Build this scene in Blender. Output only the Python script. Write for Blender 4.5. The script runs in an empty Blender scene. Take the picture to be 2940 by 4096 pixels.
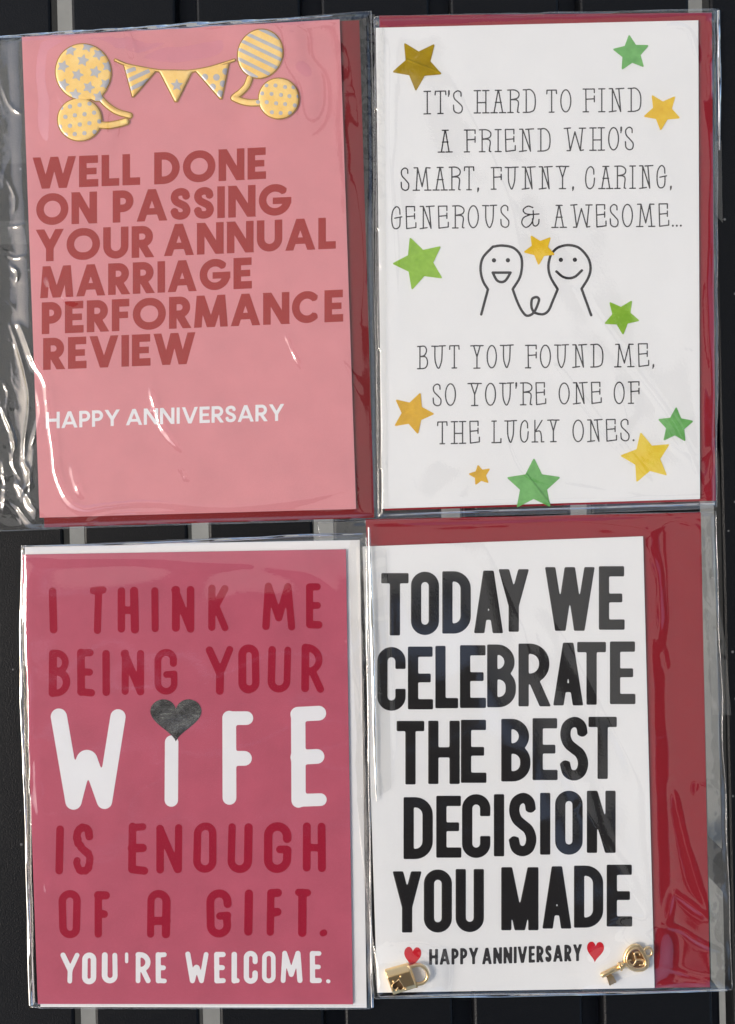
import bpy, math, random
import numpy as np
from mathutils import Vector, Matrix
random.seed(4); RNG = np.random.default_rng(7)
R = math.radians
C = bpy.context.scene.collection
sc = bpy.context.scene
# one photo pixel is 0.1 mm on the table; z = 0 is the plane of the card faces
PX = 1e-4
def W2(x, y): return ((x-1470)*PX, (2048-y)*PX)

# ------------------------------------------------------------------ camera, world, sun, exposure
cam = bpy.data.cameras.new('camera'); camo = bpy.data.objects.new('camera', cam); C.objects.link(camo)
camo.location = (0, 0, 0.45); cam.sensor_fit = 'VERTICAL'; cam.sensor_height = 36
cam.lens = 36*0.45/0.4096; cam.clip_start = 0.01; cam.clip_end = 200
sc.camera = camo
SUN_EL, SUN_AZ = 36, 262          # azimuth clockwise from +Y: the light comes from the left
wd = bpy.data.worlds.new('World'); sc.world = wd; wd.use_nodes = True
nt = wd.node_tree; bg = nt.nodes['Background']; sky = nt.nodes.new('ShaderNodeTexSky')
sky.sky_type = 'NISHITA'; sky.sun_disc = False; sky.sun_elevation = R(SUN_EL); sky.sun_rotation = R(SUN_AZ)
sky.air_density = 1.0; sky.dust_density = 3.0; sky.ozone_density = 1.0
nt.links.new(sky.outputs[0], bg.inputs[0]); bg.inputs[1].default_value = 0.15
sl = bpy.data.lights.new('sun', 'SUN'); so = bpy.data.objects.new('sun', sl); C.objects.link(so)
sl.energy = 1.2; sl.angle = R(16); sl.color = (1.0, 0.94, 0.86)
d = Vector((math.sin(R(SUN_AZ))*math.cos(R(SUN_EL)), math.cos(R(SUN_AZ))*math.cos(R(SUN_EL)), math.sin(R(SUN_EL))))
so.rotation_euler = d.to_track_quat('Z', 'Y').to_euler(); so.location = d*3
sc.view_settings.view_transform = 'Standard'; sc.view_settings.look = 'None'
sc.view_settings.exposure = 0.66; sc.view_settings.gamma = 1
sc.cycles.transparent_max_bounces = 24; sc.cycles.max_bounces = 10

# ------------------------------------------------------------------ materials
def lin(c): return tuple(((v/255)/12.92 if v/255 <= .04045 else ((v/255+.055)/1.055)**2.4) for v in c)
def alb(r, g, b, veil=.03, white=.73, a=.80):
    return tuple(min(.85, max(.004, (v-veil)/white*a)) for v in lin((r, g, b)))
def newmat(name):
    m = bpy.data.materials.new(name); m.use_nodes = True
    return m, m.node_tree, m.node_tree.nodes['Principled BSDF']
def add(nt, t, **kw):
    n = nt.nodes.new(t)
    for k, v in kw.items():
        if k in n.inputs: n.inputs[k].default_value = v
        else: setattr(n, k, v)
    return n
def paper(name, col, rough=.6, grain=9000, bump=.15, var=.05, dist=.00003, metal=0, spec=.35, blot=60):
    m, nt, p = newmat(name)
    tc = add(nt, 'ShaderNodeTexCoord')
    n1 = add(nt, 'ShaderNodeTexNoise', Scale=blot, Detail=5, Roughness=.6)
    n2 = add(nt, 'ShaderNodeTexNoise', Scale=grain, Detail=3, Roughness=.7)
    nt.links.new(tc.outputs['Object'], n1.inputs['Vector']); nt.links.new(tc.outputs['Object'], n2.inputs['Vector'])
    mx = add(nt, 'ShaderNodeMix', data_type='RGBA'); mx.inputs[6].default_value = (*[c*(1-var) for c in col], 1)
    mx.inputs[7].default_value = (*[min(1, c*(1+var)) for c in col], 1)
    av = add(nt, 'ShaderNodeMath', operation='ADD'); nt.links.new(n1.outputs[0], av.inputs[0]); nt.links.new(n2.outputs[0], av.inputs[1])
    mr = add(nt, 'ShaderNodeMapRange'); mr.inputs[1].default_value = .7; mr.inputs[2].default_value = 1.3
    nt.links.new(av.outputs[0], mr.inputs[0]); nt.links.new(mr.outputs[0], mx.inputs[0])
    nt.links.new(mx.outputs[2], p.inputs['Base Color'])
    b = add(nt, 'ShaderNodeBump', Strength=bump, Distance=dist); nt.links.new(n2.outputs[0], b.inputs['Height'])
    nt.links.new(b.outputs[0], p.inputs['Normal'])
    p.inputs['Roughness'].default_value = rough; p.inputs['Metallic'].default_value = metal
    p.inputs['Specular IOR Level'].default_value = spec
    return m
M = {}
M['pink'] = paper('soft pink card', alb(208,139,143), .5, grain=2000, var=.07, bump=.3)
M['brick'] = paper('brick red print', alb(158,60,58), .45, var=.04)
M['whiteprint'] = paper('white print', (.80,.80,.80), .45, var=.02)
M['white'] = paper('white card', (.79,.79,.775), .5, grain=2500, var=.03, blot=25)
M['envwhite'] = paper('white envelope', (.80,.79,.77), .6, var=.03, bump=.3)
M['ink'] = paper('charcoal ink', (.03,.028,.03), .5, var=.1)
M['rose'] = paper('deep rose card', alb(179,91,108,.02), .5, grain=2000, bump=.5, var=.11)
M['crimson'] = paper('crimson print', alb(152,18,54,.01), .4, var=.06)
M['envred'] = paper('red envelope', alb(137,8,40,.01), .5, var=.07, bump=.3)
M['envdark'] = paper('dark red envelope', alb(119,6,34,.01), .5, var=.07, bump=.3)
M['black'] = paper('raised black ink', (.009,.0075,.0075), .32, var=.1, spec=.5)
M['heartred'] = paper('red foil heart', (.55,.006,.018), .35, var=.08, spec=.5)
def foil(name, c1, c2, rough=.3, metal=.75, bump=.35, sc_=260):
    m = paper(name, c1, rough, grain=sc_, bump=bump, var=0, dist=.00025, metal=metal, spec=.6)
    mx = [n for n in m.node_tree.nodes if n.type == 'MIX'][0]
    mx.inputs[6].default_value = (*c1, 1); mx.inputs[7].default_value = (*c2, 1)
    return m
M['green'] = foil('green foil', (.13,.42,.10), (.24,.62,.18), .3, .4)
M['lime'] = foil('lime green foil', (.24,.50,.03), (.40,.68,.07), .3, .4)
M['yellow'] = foil('yellow foil', (.90,.54,.01), (1.0,.70,.04), .3, .35)
M['yellowpale'] = foil('pale yellow foil', (.95,.66,.03), (1,.80,.10), .3, .35)
M['gold'] = foil('dark gold foil', (.44,.28,.002), (.68,.46,.01), .25, .6)
M['amber'] = foil('amber foil', (.76,.42,.01), (.92,.56,.02), .3, .4)
M['silver'] = foil('silver foil', (.34,.34,.33), (.85,.85,.82), .24, 1.0, .5, 300)  # mottled greys paint a dark overhead reflection into the foil
M['puffy'] = foil('golden puffy vinyl', (.90,.55,.11), (1.0,.73,.27), .32, .0, .3, 150)
M['ochre'] = foil('ochre vinyl rim', (.30,.15,.02), (.52,.28,.05), .25, .1, .2, 200)
M['silverprint'] = foil('matt silver print', (.46,.46,.48), (.56,.56,.58), .35, .15, .15, 200)
def gold_metal():
    m, nt, p = newmat('polished gold'); p.inputs['Base Color'].default_value = (.93,.68,.36,1)
    p.inputs['Metallic'].default_value = 1; p.inputs['Roughness'].default_value = .31
    tc = add(nt, 'ShaderNodeTexCoord'); n = add(nt, 'ShaderNodeTexNoise', Scale=700, Detail=2)
    b = add(nt, 'ShaderNodeBump', Strength=.25, Distance=.0001); nt.links.new(tc.outputs['Object'], n.inputs['Vector'])
    nt.links.new(n.outputs[0], b.inputs['Height']); nt.links.new(b.outputs[0], p.inputs['Normal']); return m
M['goldmetal'] = gold_metal()
M['dim_gold'] = paper('shaded bronze recess', (.34,.20,.09), .4, var=.1, metal=.7)  # shade inside the gold recesses painted in as a browner colour
def slat_mat():
    m, nt, p = newmat('black powder coat'); tc = add(nt, 'ShaderNodeTexCoord')
    n = add(nt, 'ShaderNodeTexNoise', Scale=1500, Detail=4, Roughness=.6); nt.links.new(tc.outputs['Object'], n.inputs['Vector'])
    v = add(nt, 'ShaderNodeTexVoronoi', Scale=110); nt.links.new(tc.outputs['Object'], v.inputs['Vector'])
    cr = add(nt, 'ShaderNodeValToRGB'); cr.color_ramp.elements[0].position = .045; cr.color_ramp.elements[0].color = (.12,.12,.12,1)
    cr.color_ramp.elements[1].position = .07; cr.color_ramp.elements[1].color = (.005,.0055,.0065,1)
    nt.links.new(v.outputs['Distance'], cr.inputs[0]); nt.links.new(cr.outputs[0], p.inputs['Base Color'])
    b = add(nt, 'ShaderNodeBump', Strength=.6, Distance=.0003); nt.links.new(n.outputs[0], b.inputs['Height'])
    nt.links.new(b.outputs[0], p.inputs['Normal']); p.inputs['Roughness'].default_value = .3; p.inputs['Specular IOR Level'].default_value = .19
    return m
M['slat'] = slat_mat()
M['steel'] = paper('dark painted steel', (.012,.014,.02), .5, var=.1)
def ground_mat():
    m, nt, p = newmat('pale concrete paving'); tc = add(nt, 'ShaderNodeTexCoord')
    n = add(nt, 'ShaderNodeTexNoise', Scale=9, Detail=8, Roughness=.65); nt.links.new(tc.outputs['Object'], n.inputs['Vector'])
    cr = add(nt, 'ShaderNodeValToRGB'); cr.color_ramp.elements[0].position = .3; cr.color_ramp.elements[0].color = (.155,.153,.135,1)
    cr.color_ramp.elements[1].position = .7; cr.color_ramp.elements[1].color = (.25,.245,.215,1)
    nt.links.new(n.outputs[0], cr.inputs[0]); nt.links.new(cr.outputs[0], p.inputs['Base Color'])
    b = add(nt, 'ShaderNodeBump', Strength=.3, Distance=.003); nt.links.new(n.outputs[0], b.inputs['Height']); nt.links.new(b.outputs[0], p.inputs['Normal'])
    p.inputs['Roughness'].default_value = .85; return m
M['ground'] = ground_mat()
def film_mat(name, strength=2.0, rough=.018, bump=.12, milk=.006):
    m = bpy.data.materials.new(name); m.use_nodes = True; nt = m.node_tree; nt.nodes.clear()
    out = add(nt, 'ShaderNodeOutputMaterial'); tr = add(nt, 'ShaderNodeBsdfTransparent'); tr.inputs[0].default_value = (.985,.985,.982,1)
    gl = add(nt, 'ShaderNodeBsdfGlossy', Roughness=rough); gl.inputs[0].default_value = (1,1,1,1)
    tc = add(nt, 'ShaderNodeTexCoord'); n = add(nt, 'ShaderNodeTexNoise', Scale=900, Detail=3, Roughness=.6)
    n2 = add(nt, 'ShaderNodeTexNoise', Scale=45, Detail=2)
    nt.links.new(tc.outputs['Object'], n.inputs['Vector']); nt.links.new(tc.outputs['Object'], n2.inputs['Vector'])
    mm = add(nt, 'ShaderNodeMath', operation='MULTIPLY'); nt.links.new(n.outputs[0], mm.inputs[0]); nt.links.new(n2.outputs[0], mm.inputs[1])
    b = add(nt, 'ShaderNodeBump', Strength=bump, Distance=.0001); nt.links.new(mm.outputs[0], b.inputs['Height'])
    fr = add(nt, 'ShaderNodeFresnel', IOR=1.5); nt.links.new(b.outputs[0], gl.inputs['Normal']); nt.links.new(b.outputs[0], fr.inputs['Normal'])
    mu = add(nt, 'ShaderNodeMath', operation='MULTIPLY'); mu.inputs[1].default_value = strength; mu.use_clamp = True
    nt.links.new(fr.outputs[0], mu.inputs[0])
    ge = add(nt, 'ShaderNodeNewGeometry'); io = add(nt, 'ShaderNodeMapRange'); io.inputs[3].default_value = 1.5; io.inputs[4].default_value = 1/1.5   # thin sheet: same reflectance from either side
    nt.links.new(ge.outputs['Backfacing'], io.inputs[0]); nt.links.new(io.outputs[0], fr.inputs['IOR'])
    df = add(nt, 'ShaderNodeBsdfDiffuse'); df.inputs[0].default_value = (.8,.8,.78,1)
    m0 = add(nt, 'ShaderNodeMixShader'); m0.inputs[0].default_value = milk; nt.links.new(tr.outputs[0], m0.inputs[1]); nt.links.new(df.outputs[0], m0.inputs[2])
    mx = add(nt, 'ShaderNodeMixShader'); nt.links.new(mu.outputs[0], mx.inputs[0]); nt.links.new(m0.outputs[0], mx.inputs[1]); nt.links.new(gl.outputs[0], mx.inputs[2])
    nt.links.new(mx.outputs[0], out.inputs[0]); return m
M['film'] = film_mat('clear cellophane')
M['seam'] = film_mat('cellophane seam', 2.6, .08, .3, .05)
def fabric_mat():
    m = bpy.data.materials.new('cream sail fabric'); m.use_nodes = True; nt = m.node_tree; nt.nodes.clear()
    out = add(nt, 'ShaderNodeOutputMaterial'); df = add(nt, 'ShaderNodeBsdfDiffuse'); tl = add(nt, 'ShaderNodeBsdfTranslucent')
    df.inputs[0].default_value = (.68,.66,.59,1); tl.inputs[0].default_value = (.68,.66,.59,1)
    mx = add(nt, 'ShaderNodeMixShader'); mx.inputs[0].default_value = .6
    nt.links.new(df.outputs[0], mx.inputs[1]); nt.links.new(tl.outputs[0], mx.inputs[2]); nt.links.new(mx.outputs[0], out.inputs[0]); return m
M['fabric'] = fabric_mat()
M['timber'] = paper('dark stained timber', (.018,.013,.010), .7, grain=60, bump=.3, var=.3, dist=.002)

# ------------------------------------------------------------------ object helpers
ORG = (0, 0, 0)
def tag(o, label=None, cat=None, group=None, kind=None):
    for k, v in (('label', label), ('category', cat), ('group', group), ('kind', kind)):
        if v: o[k] = v
    return o
def thing(name, label, cat, loc=(0,0,0), group=None):
    global ORG
    o = bpy.data.objects.new(name, None); C.objects.link(o); o.location = loc; o.empty_display_size = .02; ORG = loc
    return tag(o, label, cat, group)
def mesh(name, verts, faces, mat, parent=None, smooth=False, label=None):
    me = bpy.data.meshes.new(name)
    v = np.asarray(verts, dtype=float) - np.array(ORG if parent is not None else (0,0,0))
    me.from_pydata(v.tolist(), [], [tuple(int(i) for i in f) for f in faces]); me.materials.append(mat)
    if smooth: me.polygons.foreach_set('use_smooth', [True]*len(me.polygons))
    me.update()
    o = bpy.data.objects.new(name, me); C.objects.link(o); o.parent = parent
    if label: o['label'] = label
    return o
MM = .001; ZB = -.0016
def prism(name, quad, z0, z1, mat, parent, label=None, seg=1):
    """a sheet with thickness: corner points in photo px, clockwise from top left, slightly softened edge"""
    q = [np.array(p, float) for p in quad]; c = sum(q)/len(q); n = len(q)
    ins = [p + (c-p)/np.linalg.norm(c-p)*1.2 for p in q]
    rings = [(q, z0), (q, z1-.00012), (ins, z1)]
    V = [(*W2(*p), z) for r, z in rings for p in r]
    F = [tuple(range(n)), tuple(2*n+n-1-i for i in range(n))]
    for k in range(2):
        for i in range(n):
            j = (i+1) % n; F.append((k*n+i, k*n+n+i, k*n+n+j, k*n+j))
    return mesh(name, V, F, mat, parent, label=label)
# --- signed distance helpers, photo px
def seg_d(X, Y, a, b, r, ext0, ext1):
    ax, ay = a; bx, by = b; L = math.hypot(bx-ax, by-ay)
    if L < 1e-6: return np.hypot(X-ax, Y-ay)-r
    ux, uy = (bx-ax)/L, (by-ay)/L
    t = (X-ax)*ux + (Y-ay)*uy; p = (X-ax)*(-uy) + (Y-ay)*ux
    tc = np.clip(t, 0, L); D = np.hypot(t-tc, p) - r
    if ext0 is not None: D = np.where(t < 0, np.maximum(np.abs(p)-r, -t-ext0), D)
    if ext1 is not None: D = np.where(t > L, np.maximum(np.abs(p)-r, t-L-ext1), D)
    return D
def path_d(X, Y, pts, r, ext0=None, ext1=None, closed=False):
    D = np.full(X.shape, 1e9); n = len(pts); m = n if closed else n-1
    for i in range(m):
        rr = r if np.isscalar(r) else (r[i]+r[(i+1) % n])/2
        D = np.minimum(D, seg_d(X, Y, pts[i], pts[(i+1) % n], rr, ext0 if (i == 0 and not closed) else None, ext1 if (i == m-1 and not closed) else None))
    return D
def poly_d(X, Y, P):
    D = np.full(X.shape, 1e9); ins = np.zeros(X.shape, bool); n = len(P)
    for i in range(n):
        a = P[i]; b = P[(i+1) % n]
        D = np.minimum(D, seg_d(X, Y, a, b, 0, None, None))
        if a[1] != b[1]:
            c = ((a[1] > Y) != (b[1] > Y)) & (X < (b[0]-a[0])*(Y-a[1])/(b[1]-a[1])+a[0]); ins ^= c
    return np.where(ins, -D, D)
def fillet(pts, closed=False):
    """pts: (x, y, radius)"""
    out = []; n = len(pts)
    for i, p in enumerate(pts):
        f = p[2] if len(p) > 2 else 0
        if f <= 0 or (not closed and i in (0, n-1)): out.append((p[0], p[1])); continue
        a = np.array(pts[i-1][:2]); b = np.array(p[:2]); c = np.array(pts[(i+1) % n][:2])
        da, dc = np.linalg.norm(a-b), np.linalg.norm(c-b)
        t = min(f, da if (len(pts[i-1]) < 3 or pts[i-1][2] <= 0) else da/2, dc if (len(pts[(i+1) % n]) < 3 or pts[(i+1) % n][2] <= 0) else dc/2)
        ua, uc = (a-b)/da, (c-b)/dc; half = math.acos(max(-1, min(1, float(ua@uc))))/2; w = math.sin(half)
        p0, p2 = b+ua*t, b+uc*t
        for k in range(9):
            s = k/8; q = ((1-s)**2*p0 + 2*w*s*(1-s)*b + s*s*p2)/((1-s)**2 + 2*w*s*(1-s) + s*s); out.append(tuple(q))
    return out
def spline(P, closed=False, k=7):
    P = [np.array(p, float) for p in P]; n = len(P); out = []
    for i in range(n if closed else n-1):
        p0 = P[(i-1) % n] if closed or i > 0 else 2*P[0]-P[1]; p1 = P[i]; p2 = P[(i+1) % n]; p3 = P[(i+2) % n] if closed or i+2 < n else 2*P[-1]-P[-2]
        for s in range(k):
            t = s/k; out.append(tuple(.5*(2*p1+(p2-p0)*t+(2*p0-5*p1+4*p2-p3)*t*t+(3*p1-p0-3*p2+p3)*t**3)))
    if not closed: out.append(tuple(P[-1]))
    return out
def grid(x0, x1, y0, y1, cell):
    xs = np.arange(x0, x1+cell, cell); ys = np.arange(y0, y1+cell, cell); return np.meshgrid(xs, ys)
def marching(F, X, Y):
    """filled region F > 0 as quads and clipped boundary cells"""
    ny, nx = F.shape; ins = F > 0; verts = []; faces = []
    idx = -np.ones(F.shape, int); sel = np.argwhere(ins)
    idx[ins] = np.arange(len(sel)); verts = [(X[j, i], Y[j, i]) for j, i in sel]
    cnt = ins[:-1,:-1].astype(int)+ins[1:,:-1]+ins[:-1,1:]+ins[1:,1:]
    for j, i in np.argwhere(cnt == 4): faces.append((idx[j,i], idx[j+1,i], idx[j+1,i+1], idx[j,i+1]))
    ek = {}
    def ev(a, b):
        k = (a, b) if a < b else (b, a)
        if k not in ek:
            fa, fb = F[a], F[b]; t = min(.999, max(.001, fa/(fa-fb))); ek[k] = len(verts)
            verts.append((X[a]+(X[b]-X[a])*t, Y[a]+(Y[b]-Y[a])*t))
        return ek[k]
    for j, i in np.argwhere((cnt > 0) & (cnt < 4)):
        cs = [(j,i),(j+1,i),(j+1,i+1),(j,i+1)]; f = []
        for k in range(4):
            a, b = cs[k], cs[(k+1) % 4]
            if ins[a]: f.append(int(idx[a]))
            if ins[a] != ins[b]: f.append(ev(a, b))
        if len(f) >= 3: faces.append(tuple(f))
    return verts, faces
def blur(F, s):
    if s <= 0: return F
    k = int(3*s)+1; g = np.exp(-np.arange(-k, k+1)**2/(2*s*s)); g /= g.sum()
    P = np.pad(F, k, mode='edge'); P = sum(P[:, i:i+F.shape[1]]*g[i] for i in range(2*k+1))
    return sum(P[i:i+F.shape[0], :]*g[i] for i in range(2*k+1))

# ------------------------------------------------------------------ lettering: skeletons stroked by distance field
def G(ch, st):
    """strokes in unit box: (points, flag) ; third value of a point asks for a rounded corner"""
    geo = st == 'geo'
    k = 1
    P = []
    def s(*pts, f=''): P.append((pts, f))
    if ch == 'I': s((.5,0),(.5,1))
    elif ch == 'T':
        s((.5,0),(.5,1)); s((0,1),(1,1))
    elif ch == 'L': s((0,0),(0,1)); s((0,0),(1,0))
    elif ch in 'EF':
        s((0,0),(0,1)); s((0,1),(.97,1)); s((0,.5),(.85,.5), f='m')
        if ch == 'E': s((0,0),(1,0))
    elif ch == 'H': s((0,0),(0,1)); s((1,0),(1,1)); s((.0,.5),(1,.5))
    elif ch == 'D': s((0,0),(0,1)); s((0,1),(1,1,k),(1,0,k),(0,0))
    elif ch == 'O': s((0,0,k),(0,1,k),(1,1,k),(1,0,k), f='c')
    elif ch == 'C':
        if geo: s(*[(.5+.5*math.cos(R(a))*1.06, .5+.5*math.sin(R(a))) for a in range(44, 317, 8)], f='n')
        else: s((1,.70),(1,1,k),(0,1,k),(0,0,k),(1,0,k),(1,.30), f='n')
    elif ch == 'G':
        if geo:
            s(*[(.5+.5*math.cos(R(a)), .5+.5*math.sin(R(a))) for a in range(44, 353, 8)], (1,.46), f='n'); s((1,.46),(.56,.46), f='m')
        else: s((1,.72),(1,1,k),(0,1,k),(0,0,k),(1,0,k),(1,.44), f='n'); s((.98,.44),(.6,.44), f='m')
    elif ch == 'U': s((0,1),(0,0,k),(1,0,k),(1,1))
    elif ch == 'P': s((0,0),(0,1)); s((0,1),(1,1,k),(1,.42,k),(0,.42))
    elif ch == 'R': s((0,0),(0,1)); s((0,1),(.95,1,k),(.95,.43,k),(0,.43)); s((.45,.43),(1,0))
    elif ch == 'B': s((0,0),(0,1)); s((0,1),(.93,1,k),(.93,.53,k),(0,.53)); s((0,.53),(1,.53,k),(1,0,k),(0,0))
    elif ch == 'S':
        s(*spline([(.97,.78),(.88,.93),(.55,1),(.15,.93),(.03,.76),(.18,.6),(.5,.5),(.84,.4),(1,.23),(.86,.06),(.5,0),(.14,.06),(0,.23)], k=4), f='n')
    elif ch == 'A':
        if st == 'brush': s((0,0),(.02,1,k),(.98,1,k),(1,0)); s((0,.32),(1,.32), f='m')
        else: s((0,0),(.5,1)); s((1,0),(.5,1)); s((.2,.24),(.8,.24), f='m')
    elif ch == 'V': s((0,1),(.5,0)); s((1,1),(.5,0))
    elif ch == 'W':
        if st == 'brush': s((0,1),(.25,.0),(.47,.60,.16),(.76,0),(1,1), f='x')
        else: s((0,1),(.26,0)); s((.26,0),(.5,1)); s((.5,1),(.74,0)); s((.74,0),(1,1))
    elif ch == 'M':
        if st == 'brush': s((0,0),(.1,1),(.5,.22),(.88,1),(1,0), f='x')
        elif geo: s((0,0),(.1,1)); s((.1,1),(.5,0)); s((.5,0),(.9,1)); s((1,0),(.9,1))
        else: s((0,0),(0,1)); s((1,0),(1,1)); s((.02,1),(.5,0)); s((.98,1),(.5,0))
    elif ch == 'N': s((0,0),(0,1)); s((1,0),(1,1)); s((0,1),(1,0))
    elif ch == 'Y': s((0,1),(.5,.42)); s((1,1),(.5,.42)); s((.5,0),(.5,.42))
    elif ch == 'K': s((0,0),(0,1)); s((1,1),(.1,.42)); s((.34,.56),(1,0))
    elif ch == '.': s((.5,.0),(.5,.02), f='x')
    elif ch == "'": s((.6,1),(.4,.0), f='x')
    return P
WID = dict(I=.24,T=.70,L=.55,E=.60,F=.57,H=.80,D=.83,O=1.06,C=.92,G=1.0,U=.80,P=.64,R=.70,B=.70,S=.62,A=.93,V=.92,W=1.34,M=1.08,N=.84,Y=.86,K=.75)
def glyph(ch, x0, x1, yt, yb, r, st, cell, soft=0, wob=0, fil=.5):
    """mesh data of one letter filling the box in photo px"""
    if ch in ".'" and st == 'brush': r = min(r, (x1-x0)/2)
    X, Y = grid(x0-4, x1+4, yt-4, yb+4, cell)
    W, H = max(x1-x0-2*r, .5), max(yb-yt-2*r, .5); D = np.full(X.shape, 1e9)
    rnd = st in ('brush',)
    rs = np.random.default_rng(abs(hash((ord(ch), int(x0), int(yt)))) % 2**31)
    for pts, f in G(ch, st):
        jj = (lambda: rs.uniform(-wob, wob)) if wob else (lambda: 0)
        dg = st != 'brush' and len(pts) == 2 and abs(pts[0][0]-pts[1][0]) > .02 and abs(pts[0][1]-pts[1][1]) > .02   # slanted strokes run to the full height and are cut there
        q = [(x0+r+p[0]*W+jj(), (yb-p[1]*(yb-yt)) if dg else (yb-r-p[1]*H+jj())) + ((min(fil*W*2, .5*H) if st != 'geo' else .5*H,) if len(p) > 2 and p[2] == 1 else ((p[2]*W,) if len(p) > 2 else ())) for p in pts]
        q = fillet(q, closed=f == 'c')
        rr = r
        if rnd: rr = np.linspace(r*rs.uniform(.86,1.1), r*rs.uniform(.8,1.06), len(q))
        if f == 'c': d_ = path_d(X, Y, q, rr, closed=True)
        elif rnd or f == 'x':
            e = None if f != 'n' else 0
            d_ = path_d(X, Y, q, rr)
        elif f == 'n': d_ = path_d(X, Y, q, r, r*.15, r*.15)
        else:
            def ext(p, o):
                u, v = p[0], p[1]
                if v in (0, 1) and abs(p[0]-o[0]) > .02 and abs(p[1]-o[1]) > .02: return 2.2*r
                if v in (0, 1) or u in (0, 1) or f == 'm' and u > .5: return r
                return 0 if f == 'm' else None
            rr = r*.86 if f == 'm' else r
            d_ = path_d(X, Y, q, rr, ext(pts[0], pts[1]), ext(pts[-1], pts[-2]))
            d_ = np.maximum(d_, np.maximum(yt-Y, Y-yb))
        D = np.minimum(D, d_)
    if soft: F = blur(np.clip(.5-D/cell, 0, 1), soft/cell)-.5
    else: F = -D
    return marching(F, X, Y)
def put(name, label, glyphs, z, mat, parent, puff=0):
    V = []; F = []
    for v, f in glyphs:
        o = len(V); V += v; F += [tuple(i+o for i in q) for q in f]
    Z = [z]*len(V)
    if puff:
        bnd = {}
        for f in F:
            for a, b in zip(f, f[1:]+f[:1]):
                k = (min(a, b), max(a, b)); bnd[k] = bnd.get(k, 0)+1
        edge = sorted({i for k, c in bnd.items() if c == 1 for i in k}); E = np.array([V[i] for i in edge]); A = np.array(V)
        dist = np.array([np.min(np.hypot(*(E-a).T)) for a in A]) if len(A)*len(E) < 8e7 else np.zeros(len(A))
        Z = list(z + puff*(1-np.exp(-dist/5.0)))
    return mesh(name, [(*W2(x, y), zz) for (x, y), zz in zip(V, Z)], F, mat, parent, smooth=bool(puff), label=label)
def word_geo(txt, x0, x1, top0, bot0, top1, bot1, r, st='geo', cell=1.4, gap=.10, soft=0, wid=None, fil=.5):
    """letters of natural width stretched to fill x0..x1; top/bottom run along a slanted line"""
    wd_ = wid or WID; cap = (bot0-top0+bot1-top1)/2; ws = [wd_.get(c, .6) for c in txt]
    nat = sum(ws)+gap*(len(txt)-1); k = (x1-x0)/nat; x = x0; out = []
    for c, w in zip(txt, ws):
        a, b = x, x+w*k; t = ((a+b)/2-x0)/(x1-x0)
        yt, yb = top0+(top1-top0)*t, bot0+(bot1-bot0)*t
        v, f = glyph(c, a, b, yt, yb, r, st, cell, soft, fil=fil)
        sl_ = ((bot1-bot0)+(top1-top0))/2/(x1-x0); mid = (a+b)/2
        v = [(p, q+(p-mid)*sl_) for p, q in v]
        out.append((v, f)); x = b+gap*k
    return out

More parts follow.
